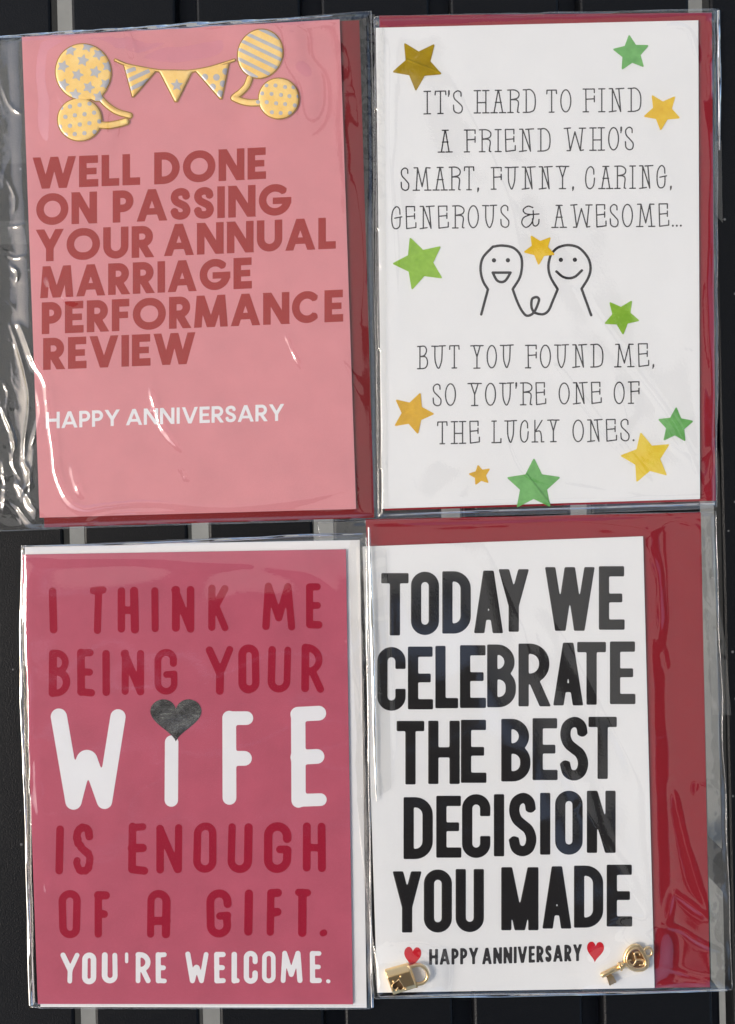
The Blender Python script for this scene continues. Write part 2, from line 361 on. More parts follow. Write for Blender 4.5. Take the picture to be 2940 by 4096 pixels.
# thin hand-drawn slab alphabet of the white card; coordinates in px, y up
WB = {'G':.49,'E':.48,'N':.66,'R':.55,'O':.49,'U':.66,'S':.41,'M':.86,'A':.70,'T':.48,'F':.52,'Y':.64,'C':.46,'I':.31,'H':.70,'D':.58,'W':1.0,'B':.50,'L':.52,'K':.66,"'":.07,',':.08,'.':.055,'&':.8}
def GB(ch, W, H, s):
    P = []; a = P.append
    E = lambda cx, cy, rx, ry, a0, a1: [(cx+rx*math.cos(R(t)), cy+ry*math.sin(R(t))) for t in np.linspace(a0, a1, 26)]
    if ch == 'I': a([(W/2,0),(W/2,H)]); a([(0,0),(W,0)]); a([(0,H),(W,H)])
    elif ch == 'T': a([(0,H*.84),(.03*W,H),(W*.97,H),(W,H*.84)]); a([(W/2,H),(W/2,0)]); a([(W/2-s,0),(W/2+s,0)])
    elif ch == 'E': a([(W*.86,H*.8),(W*.86,H),(0,H),(W*.06,0),(W,H*.05),(W,H*.26)]); a([(W*.03,H*.54),(W*.86,H*.57)]); a([(W*.86,H*.68),(W*.86,H*.44)])
    elif ch == 'F': a([(0,H),(W,H),(W,H*.84)]); a([(s,H),(s*1.1,0)]); a([(0,0),(2*s,0)]); a([(s,H*.55),(W,H*.57)]); a([(W,H*.69),(W,H*.44)])
    elif ch == 'L': a([(s,H),(s,0),(W,0),(W,H*.18)]); a([(0,H),(2*s,H)]); a([(0,0),(s,0)])
    elif ch == 'H': a([(s,H),(s,0)]); a([(W-s,H),(W-s,0)]); a([(s,H*.46),(W-s,H*.46)]); a([(0,H),(2*s,H)]); a([(W-2*s,H),(W,H)]); a([(0,0),(2*s,0)]); a([(W-2*s,0),(W,0)])
    elif ch == 'N': a([(s,H),(s,0)]); a([(s,H),(W-s,0)]); a([(W-s*1.6,H),(W-s,0)]); a([(0,H),(s,H)]); a([(W-2.5*s,H*.99),(W,H*1.01)]); a([(0,-.01*H),(2.2*s,.03*H)])
    elif ch == 'M': a([(s*1.4,H),(s,0)]); a([(s*1.4,H),(W/2,H*.16)]); a([(W-s*1.6,H),(W/2,H*.16)]); a([(W-s*1.6,H),(W-s,0)]); a([(.3*s,H),(1.4*s,H)]); a([(W-1.6*s,H),(W-.3*s,H*.99)]); a([(0,0),(2*s,0)]); a([(W-2*s,0),(W,0)])
    elif ch == 'A': a([(s,0),(W/2-1,H)]); a([(W-s,0),(W/2+1,H)]); a([(W*.3,H*.46),(W*.7,H*.46)]); a([(W/2-s*.95,H),(W/2+s*.95,H)]); a([(0,0),(2*s,0)]); a([(W-2*s,0),(W,0)])
    elif ch == 'R': a([(s,H),(s,0)]); a([(0,0),(2*s,0)]); a(spline([(0,H),(W*.6,H),(W*.93,H*.9),(W,H*.76),(W*.82,H*.63),(s,H*.57)])); a(spline([(s,H*.57),(W*.75,H*.56),(W*.94,H*.45),(W*.9,H*.2),(W*.86,.02*H)])); a([(W*.86,.02*H),(W,0)])
    elif ch == 'O': a(E(W/2,H/2,W/2,H/2,0,360))
    elif ch == 'C': a(spline([(W*.92,H*.66),(W*.88,H*.88),(W*.55,H),(W*.15,H*.84),(0,H*.45),(W*.12,H*.12),(W*.5,0),(W*.88,H*.14),(W,H*.48)]))
    elif ch == 'G': a(spline([(W*.82,H*.66),(W*.76,H*.9),(W*.45,H),(W*.1,H*.8),(0,H*.42),(W*.12,H*.1),(W*.42,0),(W*.78,H*.12),(W*.84,H*.52)])); a([(W*.3,H*.48),(W,H*.54)])
    elif ch == 'S': a(spline([(W*.84,H*.76),(W*.8,H*.93),(W*.45,H),(W*.05,H*.88),(W*.1,H*.66),(W*.55,H*.47),(W*.95,H*.28),(W*.88,H*.06),(W*.5,0),(W*.08,H*.1),(0,H*.36)]))
    elif ch == 'U': a(spline([(s,H),(s*1.05,H*.4),(s*1.6,H*.1),(W/2,0),(W-s*1.7,H*.1),(W-s*1.15,H*.4),(W-s,H)])); a([(0,H),(2*s,H*.99)]); a([(W-2*s,H),(W,H*1.01)])
    elif ch == 'Y': a([(s,H),(W/2,H*.5),(W/2,0)]); a([(W-s,H),(W/2,H*.5)]); a([(0,H),(2*s,H*1.01)]); a([(W-2*s,H),(W,H)]); a([(W/2-s,0),(W/2+s,0)])
    elif ch == 'D': a([(s,H),(s,0)]); a(spline([(0,H),(s,H),(W*.6,H),(W*.92,H*.8),(W,H*.45),(W*.9,H*.12),(W*.6,.02*H),(s,0),(0,0)]))
    elif ch == 'B': a([(s,H),(s,0)]); a(spline([(0,H),(s,H),(W*.7,H),(W*.9,H*.82),(W*.7,H*.6),(s,H*.54)])); a(spline([(s,H*.54),(W*.8,H*.52),(W,H*.28),(W*.8,.04*H),(s,0),(0,0)]))
    elif ch == 'W': a([(s,H),(W*.28,0)]); a([(W*.28,0),(W/2,H*.84)]); a([(W/2,H*.84),(W*.75,0)]); a([(W*.75,0),(W-s,H)]); a([(0,H),(2*s,H*1.02)]); a([(W-2*s,H),(W,H)]); a([(W*.28-s,0),(W*.28,0)]); a([(W*.75,0),(W*.75+s,.02*H)])
    elif ch == 'K': a([(s,H),(s,0)]); a([(0,0),(2*s,0)]); a([(s,H*.45),(W*.85,H)]); a(spline([(s*1.1,H*.48),(W*.65,H*.5),(W*.78,H*.3),(W*.8,0)])); a([(W*.8,0),(W,0)])
    elif ch == "'": a([(W,H),(W*.9,H*.86),(0,H*.76)])
    elif ch == ',': a([(W,H*.06),(W*.7,-.02*H),(0,-.09*H)])
    elif ch == '.': a([(W/2,.02*H),(W/2+.1,.02*H)])
    elif ch == '&': a(spline([(W*.64,H*.93),(W*.35,H),(W*.08,H*.84),(W*.2,H*.66),(W*.55,H*.6)])); a([(W*.5,H*.6),(W,H*.62)]); a(spline([(W*.5,H*.6),(W*.1,H*.46),(0,H*.2),(W*.22,0),(W*.5,H*.12),(W*.66,H*.4),(W*.66,H*.78)])); a(spline([(W*.62,H*.4),(W*.66,H*.12),(W*.82,.05*H),(W*.97,H*.16),(W,H*.36)]))
    return P
def word_slab(txt, x0, x1, top0, bot0, top1, bot1, r=2.55, cell=1.25):
    ws = [WB[c] for c in txt]; gp = [(.02 if c in '' else .13) for c in txt[:-1]]
    for i in range(len(txt)-1):
        if txt[i] in 'AMRHK' and txt[i+1] in 'AMRHK': gp[i] = .03
        if txt[i+1] in ",." : gp[i] = .12
        if txt[i+1] == "'": gp[i] = .05
    k = (x1-x0)/(sum(ws)+sum(gp)); x = x0; out = []
    for i, (c, w) in enumerate(zip(txt, ws)):
        a, b = x, x+w*k; t = ((a+b)/2-x0)/(x1-x0); yt, yb = top0+(top1-top0)*t, bot0+(bot1-bot0)*t
        Wd, H = b-a-2*r, yb-yt-2*r; X, Y = grid(a-6, b+6, yt-6, yb+14, cell); D = np.full(X.shape, 1e9)
        if c in ",.'": Wd = max(Wd, 1)
        rr = 4.2 if c in ".,'" else r
        for p in GB(c, Wd, H, min(12.5, Wd*.24) if c != 'I' else 12):
            q = [(a+r+u, yb-r-v) for u, v in p]
            if c in ",'": D = np.minimum(D, path_d(X, Y, q, [4.2, 3.2, 1.4]))
            else: D = np.minimum(D, path_d(X, Y, q, rr))
        v, f = marching(-D, X, Y); sl_ = (bot1-bot0)/(x1-x0); mid = (a+b)/2
        out.append(([(p, q+(p-mid)*sl_) for p, q in v], f)); x = b+(gp[i]*k if i < len(gp) else 0)
    return out
K = .92138
def zc(ox, oy, s=K): return lambda x, y: (ox+x*s, oy+y*s)
TL1, TL2, TR1, TR2 = zc(0,0), zc(0,1050), zc(1440,0), zc(1440,1050)
BL1, BL2, BR1, BR2 = zc(0,2050), zc(0,3046), zc(1440,2050), zc(1440,3046)

# ------------------------------------------------------------------ the four sets: corner points in px
ENV = {1: [(112,142),(1437,78),(1497,2071),(176,2110)], 2: [(1518,58),(2850,46),(2866,2003),(1540,2042)],
       3: [(97,2184),(1439,2160),(1467,4034),(160,4031)], 4: [(1463,2078),(2806,2050),(2843,3953),(1522,3968)]}
CARD = {1: [(88,149),(1359,78),(1425,2036),(159,2071)], 2: [(1504,110),(2794,80),(2801,1996),(1528,2035)],
        3: [(88,2218),(1384,2197),(1412,4017),(152,4016)], 4: [(1450,2186),(2573,2145),(2619,3953),(1509,3972)]}
SLV = {1: [(-170,160),(1487,40),(1512,2077),(-160,2128)], 2: [(1497,62),(2878,30),(2874,2034),(1510,2075)],
       3: [(80,2184),(1465,2133),(1490,4039),(118,4034)], 4: [(1270,2090),(2868,2044),(2932,3966),(1500,4002)]}
BASE = {1: .35*MM, 2: 0, 3: .35*MM, 4: 0}
ZE0, ZE1, ZL0, ZL1, ZL2, ZL3 = .2*MM, .75*MM, .8*MM, 1.12*MM, 1.16*MM, 1.5*MM
ZP = ZL3+.03*MM
CEN = {k: (*W2(*np.mean(np.array(CARD[k]), axis=0)), ZB+BASE[k]) for k in CARD}
lab_env = {1: 'dark red envelope behind the soft pink card', 2: 'bright red envelope behind the white card with foil stars',
           3: 'white envelope behind the deep rose card', 4: 'wide red envelope behind the white card with bold black letters'}
me_ = {1: 'envdark', 2: 'envred', 3: 'envwhite', 4: 'envred'}
def flapseam(quad, z, mat, par):    # pointed flap on the back of an envelope
    q = [np.array(p, float) for p in quad]; c = sum(q)/4
    prism('flap', [q[3], q[0], q[0]*.35+q[3]*.35+c*.3+(c-(q[0]+q[3])/2)*.4], z-.15*MM, z-.01*MM, mat, par)
for k in (1, 2, 3, 4):
    zb = ZB+BASE[k]; c = W2(*np.mean(np.array(ENV[k]), axis=0))
    e = thing('envelope', lab_env[k], 'envelope', (*c, zb+ZE0), 'envelopes behind the greeting cards')
    prism('back_panel', ENV[k], zb+ZE0, zb+ZE0+.25*MM, M[me_[k]], e)
    prism('front_panel', ENV[k], zb+ZE0+.27*MM, zb+ZE1, M[me_[k]], e)
    flapseam(ENV[k], zb+ZE0, M[me_[k]], e)
lab_card = {1: 'soft pink card reading WELL DONE ON PASSING YOUR ANNUAL MARRIAGE PERFORMANCE REVIEW, with puffy balloons',
            2: 'white card with thin grey lettering, two smiling line figures and green and gold stars',
            3: 'deep rose card reading I THINK ME BEING YOUR WIFE, with silver heart',
            4: 'white card with huge bold black letters, gold padlock and gold key'}
cm = {1: 'pink', 2: 'white', 3: 'rose', 4: 'white'}
CO = {}
def card(k):
    zb = ZB+BASE[k]
    t = thing('greeting_card', lab_card[k], 'greeting card', CEN[k], 'greeting cards laid out on the slatted table')
    q = [np.array(p, float) for p in CARD[k]]; cc = sum(q)/4
    back = [q[0], q[1]+(q[0]-q[1])*.004, q[2]+(q[3]-q[2])*.004, q[3]]
    prism('back_leaf', back, zb+ZL0, zb+ZL1, M['white'], t); prism('front_leaf', q, zb+ZL2, zb+ZL3, M[cm[k]], t)
    CO[k] = t; return t, zb+ZP
def heart_pts(cx, cy, w, h, rot=0, n=60):
    P = []
    for i in range(n):
        a = 2*math.pi*i/n; x = 16*math.sin(a)**3; y = 13*math.cos(a)-5*math.cos(2*a)-2*math.cos(3*a)-math.cos(4*a)
        x, y = x/32*w, -(y+2.5)/29*h; P.append((cx+x*math.cos(rot)-y*math.sin(rot), cy+x*math.sin(rot)+y*math.cos(rot)))
    return P
def shape(name, D, X, Y, z, mat, parent, label=None, smooth=False):
    v, f = marching(-D, X, Y); zz = z if callable(z) else (lambda x, y: z)
    return mesh(name, [(*W2(x, y), zz(x, y)) for x, y in v], f, mat, parent, smooth, label)

# ---- card 1
t, z = card(1)
A = 'geo'
def w1(txt, P, x0, x1, a, b, c, d_, r=15.2, **kw):
    p, q = P(x0, a), P(x1, c); e, f = P(x0, b), P(x1, d_)
    put('printed_word', ('white' if r < 10 else 'brick red')+' word '+txt, word_geo(txt, p[0], q[0], p[1], e[1], q[1], f[1], r, **kw), z, M['whiteprint' if r < 10 else 'brick'], t)
w1('WELL', TL1, 143, 609, 685, 822, 668, 803); w1('DONE', TL1, 670, 1155, 663, 802, 640, 777)
w1('ON', TL1, 158, 422, 842, 980, 832, 970); w1('PASSING', TL1, 490, 1265, 829, 968, 797, 934)
w1('YOUR', TL1, 158, 668, 998, 1137, 980, 1117); w1('ANNUAL', TL1, 713, 1458, 975, 1113, 944, 1080)
w1('MARRIAGE', TL2, 175, 1094, 18, 156, -22, 113); w1('PERFORMANCE', TL2, 182, 1490, 174, 312, 118, 257)
w1('REVIEW', TL2, 188, 848, 329, 467, 303, 440)
w1('HAPPY', TL2, 200, 520, 650, 722, 638, 709, r=6.2, cell=1.2); w1('ANNIVERSARY', TL2, 548, 1233, 637, 707, 614, 687, r=6.2, cell=1.2)
def sticker(name, label, D, X, Y, pats, parent, z, hmax=.5*MM):
    rim = shape(name, D, X, Y, lambda x, y: z+.18*MM, M['ochre'], parent, label)
    nx = X[0, :]; ny = Y[:, 0]
    h = np.where(D < 0, 1-np.exp(-np.maximum(0, -D-3.5)/5), 0)*hmax
    def hz(x, y, off):
        i = (x-nx[0])/(nx[1]-nx[0]); j = (y-ny[0])/(ny[1]-ny[0]); i0 = int(min(max(i, 0), len(nx)-2)); j0 = int(min(max(j, 0), len(ny)-2)); u, v = i-i0, j-j0
        return z+.2*MM+off+(h[j0,i0]*(1-u)*(1-v)+h[j0,i0+1]*u*(1-v)+h[j0+1,i0]*(1-u)*v+h[j0+1,i0+1]*u*v)
    shape('face', D+4.6, X, Y, lambda x, y: hz(x, y, 0), M['puffy'], rim, smooth=True)
    if pats is not None: shape('silver_pattern', np.maximum(D+4.8, pats), X, Y, lambda x, y: hz(x, y, .05*MM), M['silverprint'], rim, smooth=True)
    return rim
def star_poly(cx, cy, r, rot=0, k=.45): return [(cx+(r if i % 2 == 0 else r*k)*math.sin(rot+math.pi*i/5), cy-(r if i % 2 == 0 else r*k)*math.cos(rot+math.pi*i/5)) for i in range(10)]
def ell(X, Y, cx, cy, rx, ry, rot=0):
    c, s = math.cos(rot), math.sin(rot); U = (X-cx)*c+(Y-cy)*s; V = -(X-cx)*s+(Y-cy)*c
    n = np.hypot(U/rx, V/ry); return (n-1)*min(rx, ry)
s1 = 1/3.876; Q = zc(200, 100, s1); Qs = lambda L: [Q(*p) for p in L]
X, Y = grid(205, 555, 165, 585, 1.3)
D = np.minimum(ell(X, Y, *Q(522,738), 452*s1, 440*s1, R(60)), path_d(X, Y, spline(Qs([(760,1110),(880,1240),(1040,1350),(1240,1410)])), 52*s1))
D = np.minimum(D, poly_d(X, Y, Qs([(600,1150),(700,1200),(830,1210),(830,1100),(900,1000),(760,900)])))
pt = np.full(X.shape, 1e9)
for sx, sy, ro in ((325,405,.1),(590,345,.3),(520,565,.2),(760,470,.5),(210,655,.35),(435,790,.3),(710,745,.25),(905,650,.2),(215,940,.3),(610,980,.35),(875,930,.5),(400,1095,.1),(765,1130,.2)):
    pt = np.minimum(pt, poly_d(X, Y, star_poly(*Q(sx, sy), 102*s1, ro, .5)))
sticker('balloon_sticker', 'gold balloon with silver stars', D, X, Y, pt, t, z)
D = np.minimum(ell(X, Y, *Q(465,1475), 352*s1, 340*s1, 0), path_d(X, Y, spline(Qs([(740,1555),(900,1565),(1060,1540),(1180,1505)])), 60*s1))
pt = np.full(X.shape, 1e9)
for sx, sy in ((185,1300),(320,1280),(470,1255),(622,1235),(250,1440),(397,1415),(547,1398),(695,1375),(168,1590),(322,1578),(473,1558),(622,1538),(775,1510),(255,1715),(395,1705),(545,1692),(700,1672)):
    pt = np.minimum(pt, np.hypot(X-Q(sx,sy)[0], Y-Q(sx,sy)[1])-33*s1)
sticker('balloon_sticker', 'small round gold balloon with silver dots at left', D, X, Y, pt, t, z+.15*MM)
s2 = 1/3.0717; Q = zc(430, 200, s2); Qs = lambda L: [Q(*p) for p in L]
X, Y = grid(448, 952, 228, 420, 1.2)
top = spline(Qs([(100,130),(230,185),(420,225),(640,262),(850,275),(1050,262),(1250,225),(1420,175),(1560,130)]))
D = path_d(X, Y, top, 22*s2)
for L in ([(190,175),(300,590),(330,590),(600,275),(620,240)], [(610,240),(640,290),(825,650),(865,650),(1040,295),(1090,250)], [(1060,250),(1380,615),(1415,615),(1505,165),(1480,160)]):
    D = np.minimum(D, poly_d(X, Y, Qs(L)))
pt = poly_d(X, Y, star_poly(*Q(857,445), 80*s2, 0, .45))
for sx, sy in ((1200,345),(1343,348),(1455,275),(1425,425),(1295,465),(1390,545)): pt = np.minimum(pt, np.hypot(X-Q(sx,sy)[0], Y-Q(sx,sy)[1])-40*s2)
for a, b in (((220,285),(350,240)),((250,390),(520,265)),((280,495),(520,375))): pt = np.minimum(pt, path_d(X, Y, [Q(*a), Q(*b)], 24*s2, 0, 0))
sticker('bunting_sticker', 'gold bunting of three pennants', D, X, Y, pt, t, z, .55*MM)
s3 = 1/4.933; Q = zc(900, 100, s3); Qs = lambda L: [Q(*p) for p in L]
X, Y = grid(912, 1205, 110, 488, 1.3)
D = np.minimum(ell(X, Y, *Q(697,578), 455*s3, 505*s3, R(20)), path_d(X, Y, spline(Qs([(490,1060),(430,1210),(320,1330),(190,1430)])), 72*s3))
pt = np.full(X.shape, 1e9)
for a, b in (((680,90),(1100,290)),((430,190),(1150,530)),((310,320),(1120,710)),((250,480),(1040,870)),((240,670),(880,990)),((330,880),(640,1060))): pt = np.minimum(pt, path_d(X, Y, [Q(*a), Q(*b)], 33*s3, 0, 0))
sticker('balloon_sticker', 'gold balloon with silver stripes', D, X, Y, pt, t, z)
D = np.minimum(ell(X, Y, *Q(1062,1462), 412*s3, 415*s3, 0), path_d(X, Y, spline(Qs([(660,1545),(480,1545),(320,1510),(180,1450)])), 74*s3))
pt = np.full(X.shape, 1e9)
for sx, sy in ((1090,1045),(822,1210),(1000,1215),(1190,1245),(1352,1248),(738,1370),(922,1380),(1110,1400),(1275,1425),(1450,1425),(655,1535),(828,1543),(1013,1565),(1190,1582),(1380,1605),(735,1720),(930,1742),(1103,1757),(1285,1755)):
    pt = np.minimum(pt, np.hypot(X-Q(sx,sy)[0], Y-Q(sx,sy)[1])-39*s3)
sticker('balloon_sticker', 'small round gold balloon with silver dots at right', D, X, Y, pt, t, z+.15*MM)

# ---- card 2
t, z = card(2)
def w2(txt, P, x0, x1, a, b, c, d_, **kw):
    p, q = P(x0, a), P(x1, c); e, f = P(x0, b), P(x1, d_)
    put('printed_word', 'thin charcoal word '+txt, word_slab(txt, p[0], q[0], p[1], e[1], q[1], f[1], **kw), z, M['ink'], t)
w2("IT'S", TR1, 275, 448, 394, 497, 391, 493); w2('HARD', TR1, 493, 764, 391, 493, 386, 490); w2('TO', TR1, 808, 918, 389, 490, 386, 488); w2('FIND', TR1, 966, 1222, 384, 488, 380, 486)
w2('A', TR1, 337, 403, 563, 663, 562, 662); w2('FRIEND', TR1, 450, 828, 562, 662, 556, 658); w2("WHO'S", TR1, 884, 1190, 555, 657, 549, 652)
w2('SMART,', TR1, 176, 516, 727, 829, 721, 826); w2('FUNNY,', TR1, 567, 928, 725, 824, 719, 821); w2('CARING,', TR1, 977, 1353, 721, 822, 715, 818)
w2('GENEROUS', TR1, 135, 650, 895, 996, 888, 989); w2('&', TR1, 700, 780, 893, 990, 891, 988); w2('AWESOME...', TR1, 830, 1395, 889, 990, 881, 984)
w2('BUT', TR2, 247, 433, 362, 464, 358, 460); w2('YOU', TR2, 478, 668, 359, 462, 356, 458); w2('FOUND', TR2, 716, 1057, 357, 460, 353, 456); w2('ME,', TR2, 1103, 1277, 353, 456, 349, 453)
w2('SO', TR2, 315, 417, 526, 625, 523, 622); w2("YOU'RE", TR2, 466, 809, 523, 624, 519, 619); w2('ONE', TR2, 862, 1050, 521, 617, 517, 614); w2('OF', TR2, 1101, 1214, 517, 616, 515, 613)
w2('THE', TR2, 334, 521, 690, 790, 686, 786); w2('LUCKY', TR2, 570, 867, 686, 785, 681, 780); w2('ONES.', TR2, 922, 1190, 682, 781, 677, 776)
sf = 1/3.1308; Q = zc(1880, 930, sf); Qs = lambda L: [Q(*p) for p in L]
X, Y = grid(1910, 2380, 965, 1275, 1.3); rr = 16*sf
def figure(label, paths, dots):
    D = np.full(X.shape, 1e9)
    for p in paths: D = np.minimum(D, path_d(X, Y, p, rr))
    for d0 in dots: D = np.minimum(D, np.hypot(X-Q(*d0)[0], Y-Q(*d0)[1])-27*sf)
    shape('line_figure', D, X, Y, z, M['ink'], t, label)
figure('laughing line figure at left', [[Q(141,1025), Q(225,712)], spline(Qs([(225,712),(160,600),(132,450),(165,310),(285,178)])), spline(Qs([(285,178),(400,163),(540,190),(630,280),(652,400),(625,560),(535,710)])),
    spline(Qs([(535,710),(590,860),(650,980),(715,1042),(800,1000),(862,860),(850,815),(812,812),(775,840),(770,930),(800,995),(850,1018)])), Qs([(285,502),(508,502)]), spline(Qs([(508,502),(450,595),(395,620),(335,595),(285,502)]))], [(300,348),(475,347)])
figure('smiling line figure at right', [spline(Qs([(850,1018),(920,1022),(985,975),(1040,850),(1098,710)])), spline(Qs([(1098,710),(1010,560),(982,430),(1005,300),(1050,230),(1120,180),(1240,158),(1370,195),(1480,320),(1510,450),(1480,570),(1398,705)])),
    [Q(1398,705), Q(1518,1035)], spline(Qs([(1083,488),(1160,552),(1240,572),(1320,550),(1402,475)]))], [(1138,342),(1314,341)])
def star(label, P, tips, mat, crease=0):
    T = [np.array(P(*p)) for p in tips]; c = sum(T)/5; T.sort(key=lambda p: math.atan2(p[1]-c[1], p[0]-c[0])); L = []
    for i in range(5):
        n_ = T[(i+1) % 5]; L.append(tuple(T[i]+(c-T[i])*.09)); L.append(tuple(c+((T[i]+n_)/2-c)*.56))
    A_ = np.array(T); X, Y = grid(A_[:,0].min()-5, A_[:,0].max()+5, A_[:,1].min()-5, A_[:,1].max()+5, 1.6)
    D = poly_d(X, Y, L)-3.6
    th = RNG.uniform(0, 3.1); u = np.array([math.cos(th), math.sin(th)])
    def zz(x, y): s = (x-c[0])*u[0]+(y-c[1])*u[1]; return z+.06*MM+.05*MM*math.sin(s/17)+crease*.10*MM*max(0, 1-abs(s+4)/7)
    shape('foil_star', D, X, Y, zz, M[mat], t, label, smooth=True)
star('dark gold foil star at top left', TR1, [(190,183),(326,188),(358,323),(242,399),(137,314)], 'gold', 1)
star('green foil star at top right', TR1, [(1168,149),(1254,196),(1233,292),(1136,304),(1096,213)], 'green')
star('yellow foil star beside FIND', TR1, [(1266,411),(1369,417),(1391,513),(1305,568),(1230,506)], 'yellow')
star('large lime foil star left of the figures', TR2, [(215,-113),(354,-73),(361,71),(224,123),(136,5)], 'lime')
star('yellow foil star between the two heads', TR2, [(741,-118),(828,-110),(846,-34),(775,12),(710,-45)], 'yellow')
star('lime foil star right of the figures', TR2, [(1082,171),(1181,164),(1214,253),(1142,315),(1060,266)], 'lime')
star('amber foil star beside SO YOU', TR2, [(263,563),(325,657),(252,747),(148,711),(153,594)], 'amber')
star('smallest amber foil star near the bottom', TR2, [(512,880),(563,896),(557,956),(502,964),(473,918)], 'amber')
star('largest green foil star at the bottom edge', TR2, [(755,845),(874,931),(829,1064),(678,1067),(633,932)], 'green', 2)
star('large pale yellow foil star at bottom right', TR2, [(1217,733),(1347,787),(1336,927),(1199,957),(1126,838)], 'yellowpale')
star('small green foil star near the right edge', TR2, [(1373,626),(1448,688),(1413,777),(1317,774),(1293,680)], 'green')

# ---- card 3
t, z = card(3)
def line(P, mat, adj, words, r, cell=1.8, st='brush', soft=2.0, wob=3.0, puff=0, fil=.5, zz=None, tt=None):
    for lab, L in words:
        gl = []
        for c, x0, x1, yt, yb in L:
            p, q = P(x0, yt), P(x1, yb); gl.append(glyph(c, p[0], q[0], p[1], q[1], r if c not in "." else (q[0]-p[0])/2, st, cell, soft, wob, fil))
        put('printed_word', adj+' '+lab, gl, zz if zz else z, M[mat], tt or t, puff)
line(BL1, 'crimson', 'crimson word', [('I', [('I',215,249,328,525)]), ('THINK', [('T',388,463,321,527),('H',510,600,322,523),('I',656,686,325,521),('N',745,846,319,520),('K',904,993,312,516)]), ('ME', [('M',1140,1281,305,513),('E',1329,1398,304,506)])], 15.5)
line(BL1, 'crimson', 'crimson word', [('BEING', [('B',215,304,592,801),('E',336,413,592,797),('I',447,480,597,796),('N',526,626,593,794),('G',667,771,590,792)]), ('YOUR', [('Y',894,1016,579,788),('O',1033,1128,575,783),('U',1163,1264,579,782),('R',1309,1406,572,781)])], 15.5)
line(zc(0,0,1), 'whiteprint', 'large white word', [('WIFE', [('W',207,504,2836,3234),('I',656,719,2940,3230),('F',888,1020,2840,3223),('E',1162,1309,2824,3229)])], 30, soft=4)
line(BL2, 'crimson', 'crimson word', [('IS', [('I',242,277,276,491),('S',317,408,268,492)]), ('ENOUGH', [('E',556,642,266,488),('N',679,791,271,487),('O',840,942,262,485),('U',988,1096,267,485),('G',1148,1264,264,482),('H',1315,1413,265,480)])], 16)
line(BL2, 'crimson', 'crimson word', [('OF', [('O',256,351,555,767),('F',409,478,561,762)]), ('A', [('A',638,741,555,763)]), ('GIFT.', [('G',895,1004,554,762),('I',1060,1097,555,757),('F',1157,1224,554,756),('T',1276,1353,551,758),('.',1388,1420,726,761)])], 16)
line(BL2, 'whiteprint', 'white word', [("YOU'RE", [('Y',263,346,828,964),('O',358,418,828,965),('U',444,511,829,962),("'",541,558,827,877),('R',588,656,827,962),('E',676,726,827,962)]), ('WELCOME.', [('W',804,906,824,962),('E',930,981,825,962),('L',1005,1041,825,962),('C',1058,1119,821,964),('O',1136,1198,821,963),('M',1217,1314,821,961),('E',1345,1398,821,961),('.',1416,1434,943,962)])], 10.5, soft=1.4, wob=1)
P_ = heart_pts(704, 2882, 205, 172, 0); X, Y = grid(590, 820, 2780, 2985, 1.8)
shape('foil_heart', poly_d(X, Y, P_), X, Y, lambda x, y: z+.08*MM+.03*MM*math.sin(x/21+y/13), M['silver'], t, 'silver foil heart with reflections mottled into its colour, dotting the I of WIFE', True)

# ---- card 4
t, z = card(4)
BK = dict(st='bold', soft=2.6, wob=0, puff=.22*MM, fil=.33, cell=2.0)
line(BR1, 'black', 'raised black word', [('TODAY', [('T',92,211,263,534),('O',221,343,257,532),('D',357,481,255,526),('A',495,621,252,524),('Y',602,733,246,518)]), ('WE', [('W',803,1019,237,514),('E',1037,1149,233,509)])], 20.6, **BK)
line(BR1, 'black', 'raised black word', [('CELEBRATE', [('C',75,198,584,861),('E',208,317,582,855),('L',327,426,579,850),('E',434,547,576,849),('B',552,677,573,846),('R',688,827,569,842),('A',839,969,565,838),('T',943,1068,562,835),('E',1085,1196,560,832)])], 20.6, **BK)
line(BR2, 'black', 'raised black word', [('THE', [('T',159,279,-176,100),('H',296,433,-177,98),('E',438,549,-181,93)]), ('BEST', [('B',613,740,-185,87),('E',749,858,-188,81),('S',867,991,-194,83),('T',992,1115,-194,76)])], 20.6, **BK)
line(BR2, 'black', 'raised black word', [('DECISION', [('D',189,316,155,424),('E',331,440,149,418),('C',443,566,142,419),('I',581,624,142,412),('S',645,766,136,412),('I',779,829,136,405),('O',847,967,127,405),('N',985,1110,127,397)])], 20.6, **BK)
line(BR2, 'black', 'raised black word', [('YOU', [('Y',142,267,477,743),('O',277,399,469,743),('U',415,538,467,741)]), ('MADE', [('M',613,775,459,733),('A',792,918,455,726),('D',929,1056,452,722),('E',1071,1182,448,717)])], 20.6, **BK)
for txt, a, b, c0, c1, d0, d1 in (('HAPPY', 300, 514, 815, 883, 808, 880), ('ANNIVERSARY', 530, 964, 810, 881, 793, 866)):
    p, q = BR2(a, c0), BR2(b, d0); e, f = BR2(a, c1), BR2(b, d1)
    put('printed_word', 'small black word '+txt, word_geo(txt, p[0], q[0], p[1], e[1], q[1], f[1], 5.9, st='bold', cell=1.2, soft=1.6, gap=.14, fil=.4), z, M['ink'], t)
for lab, cx, cy, w, h in (('red foil heart above the padlock', 1650, 3831, 68, 86), ('red foil heart right of ANNIVERSARY', 2381, 3809, 68, 84)):
    X, Y = grid(cx-45, cx+45, cy-50, cy+50, 1.3); shape('foil_heart', poly_d(X, Y, heart_pts(cx, cy, w, h, R(3))), X, Y, z+.05*MM, M['heartred'], t, lab)
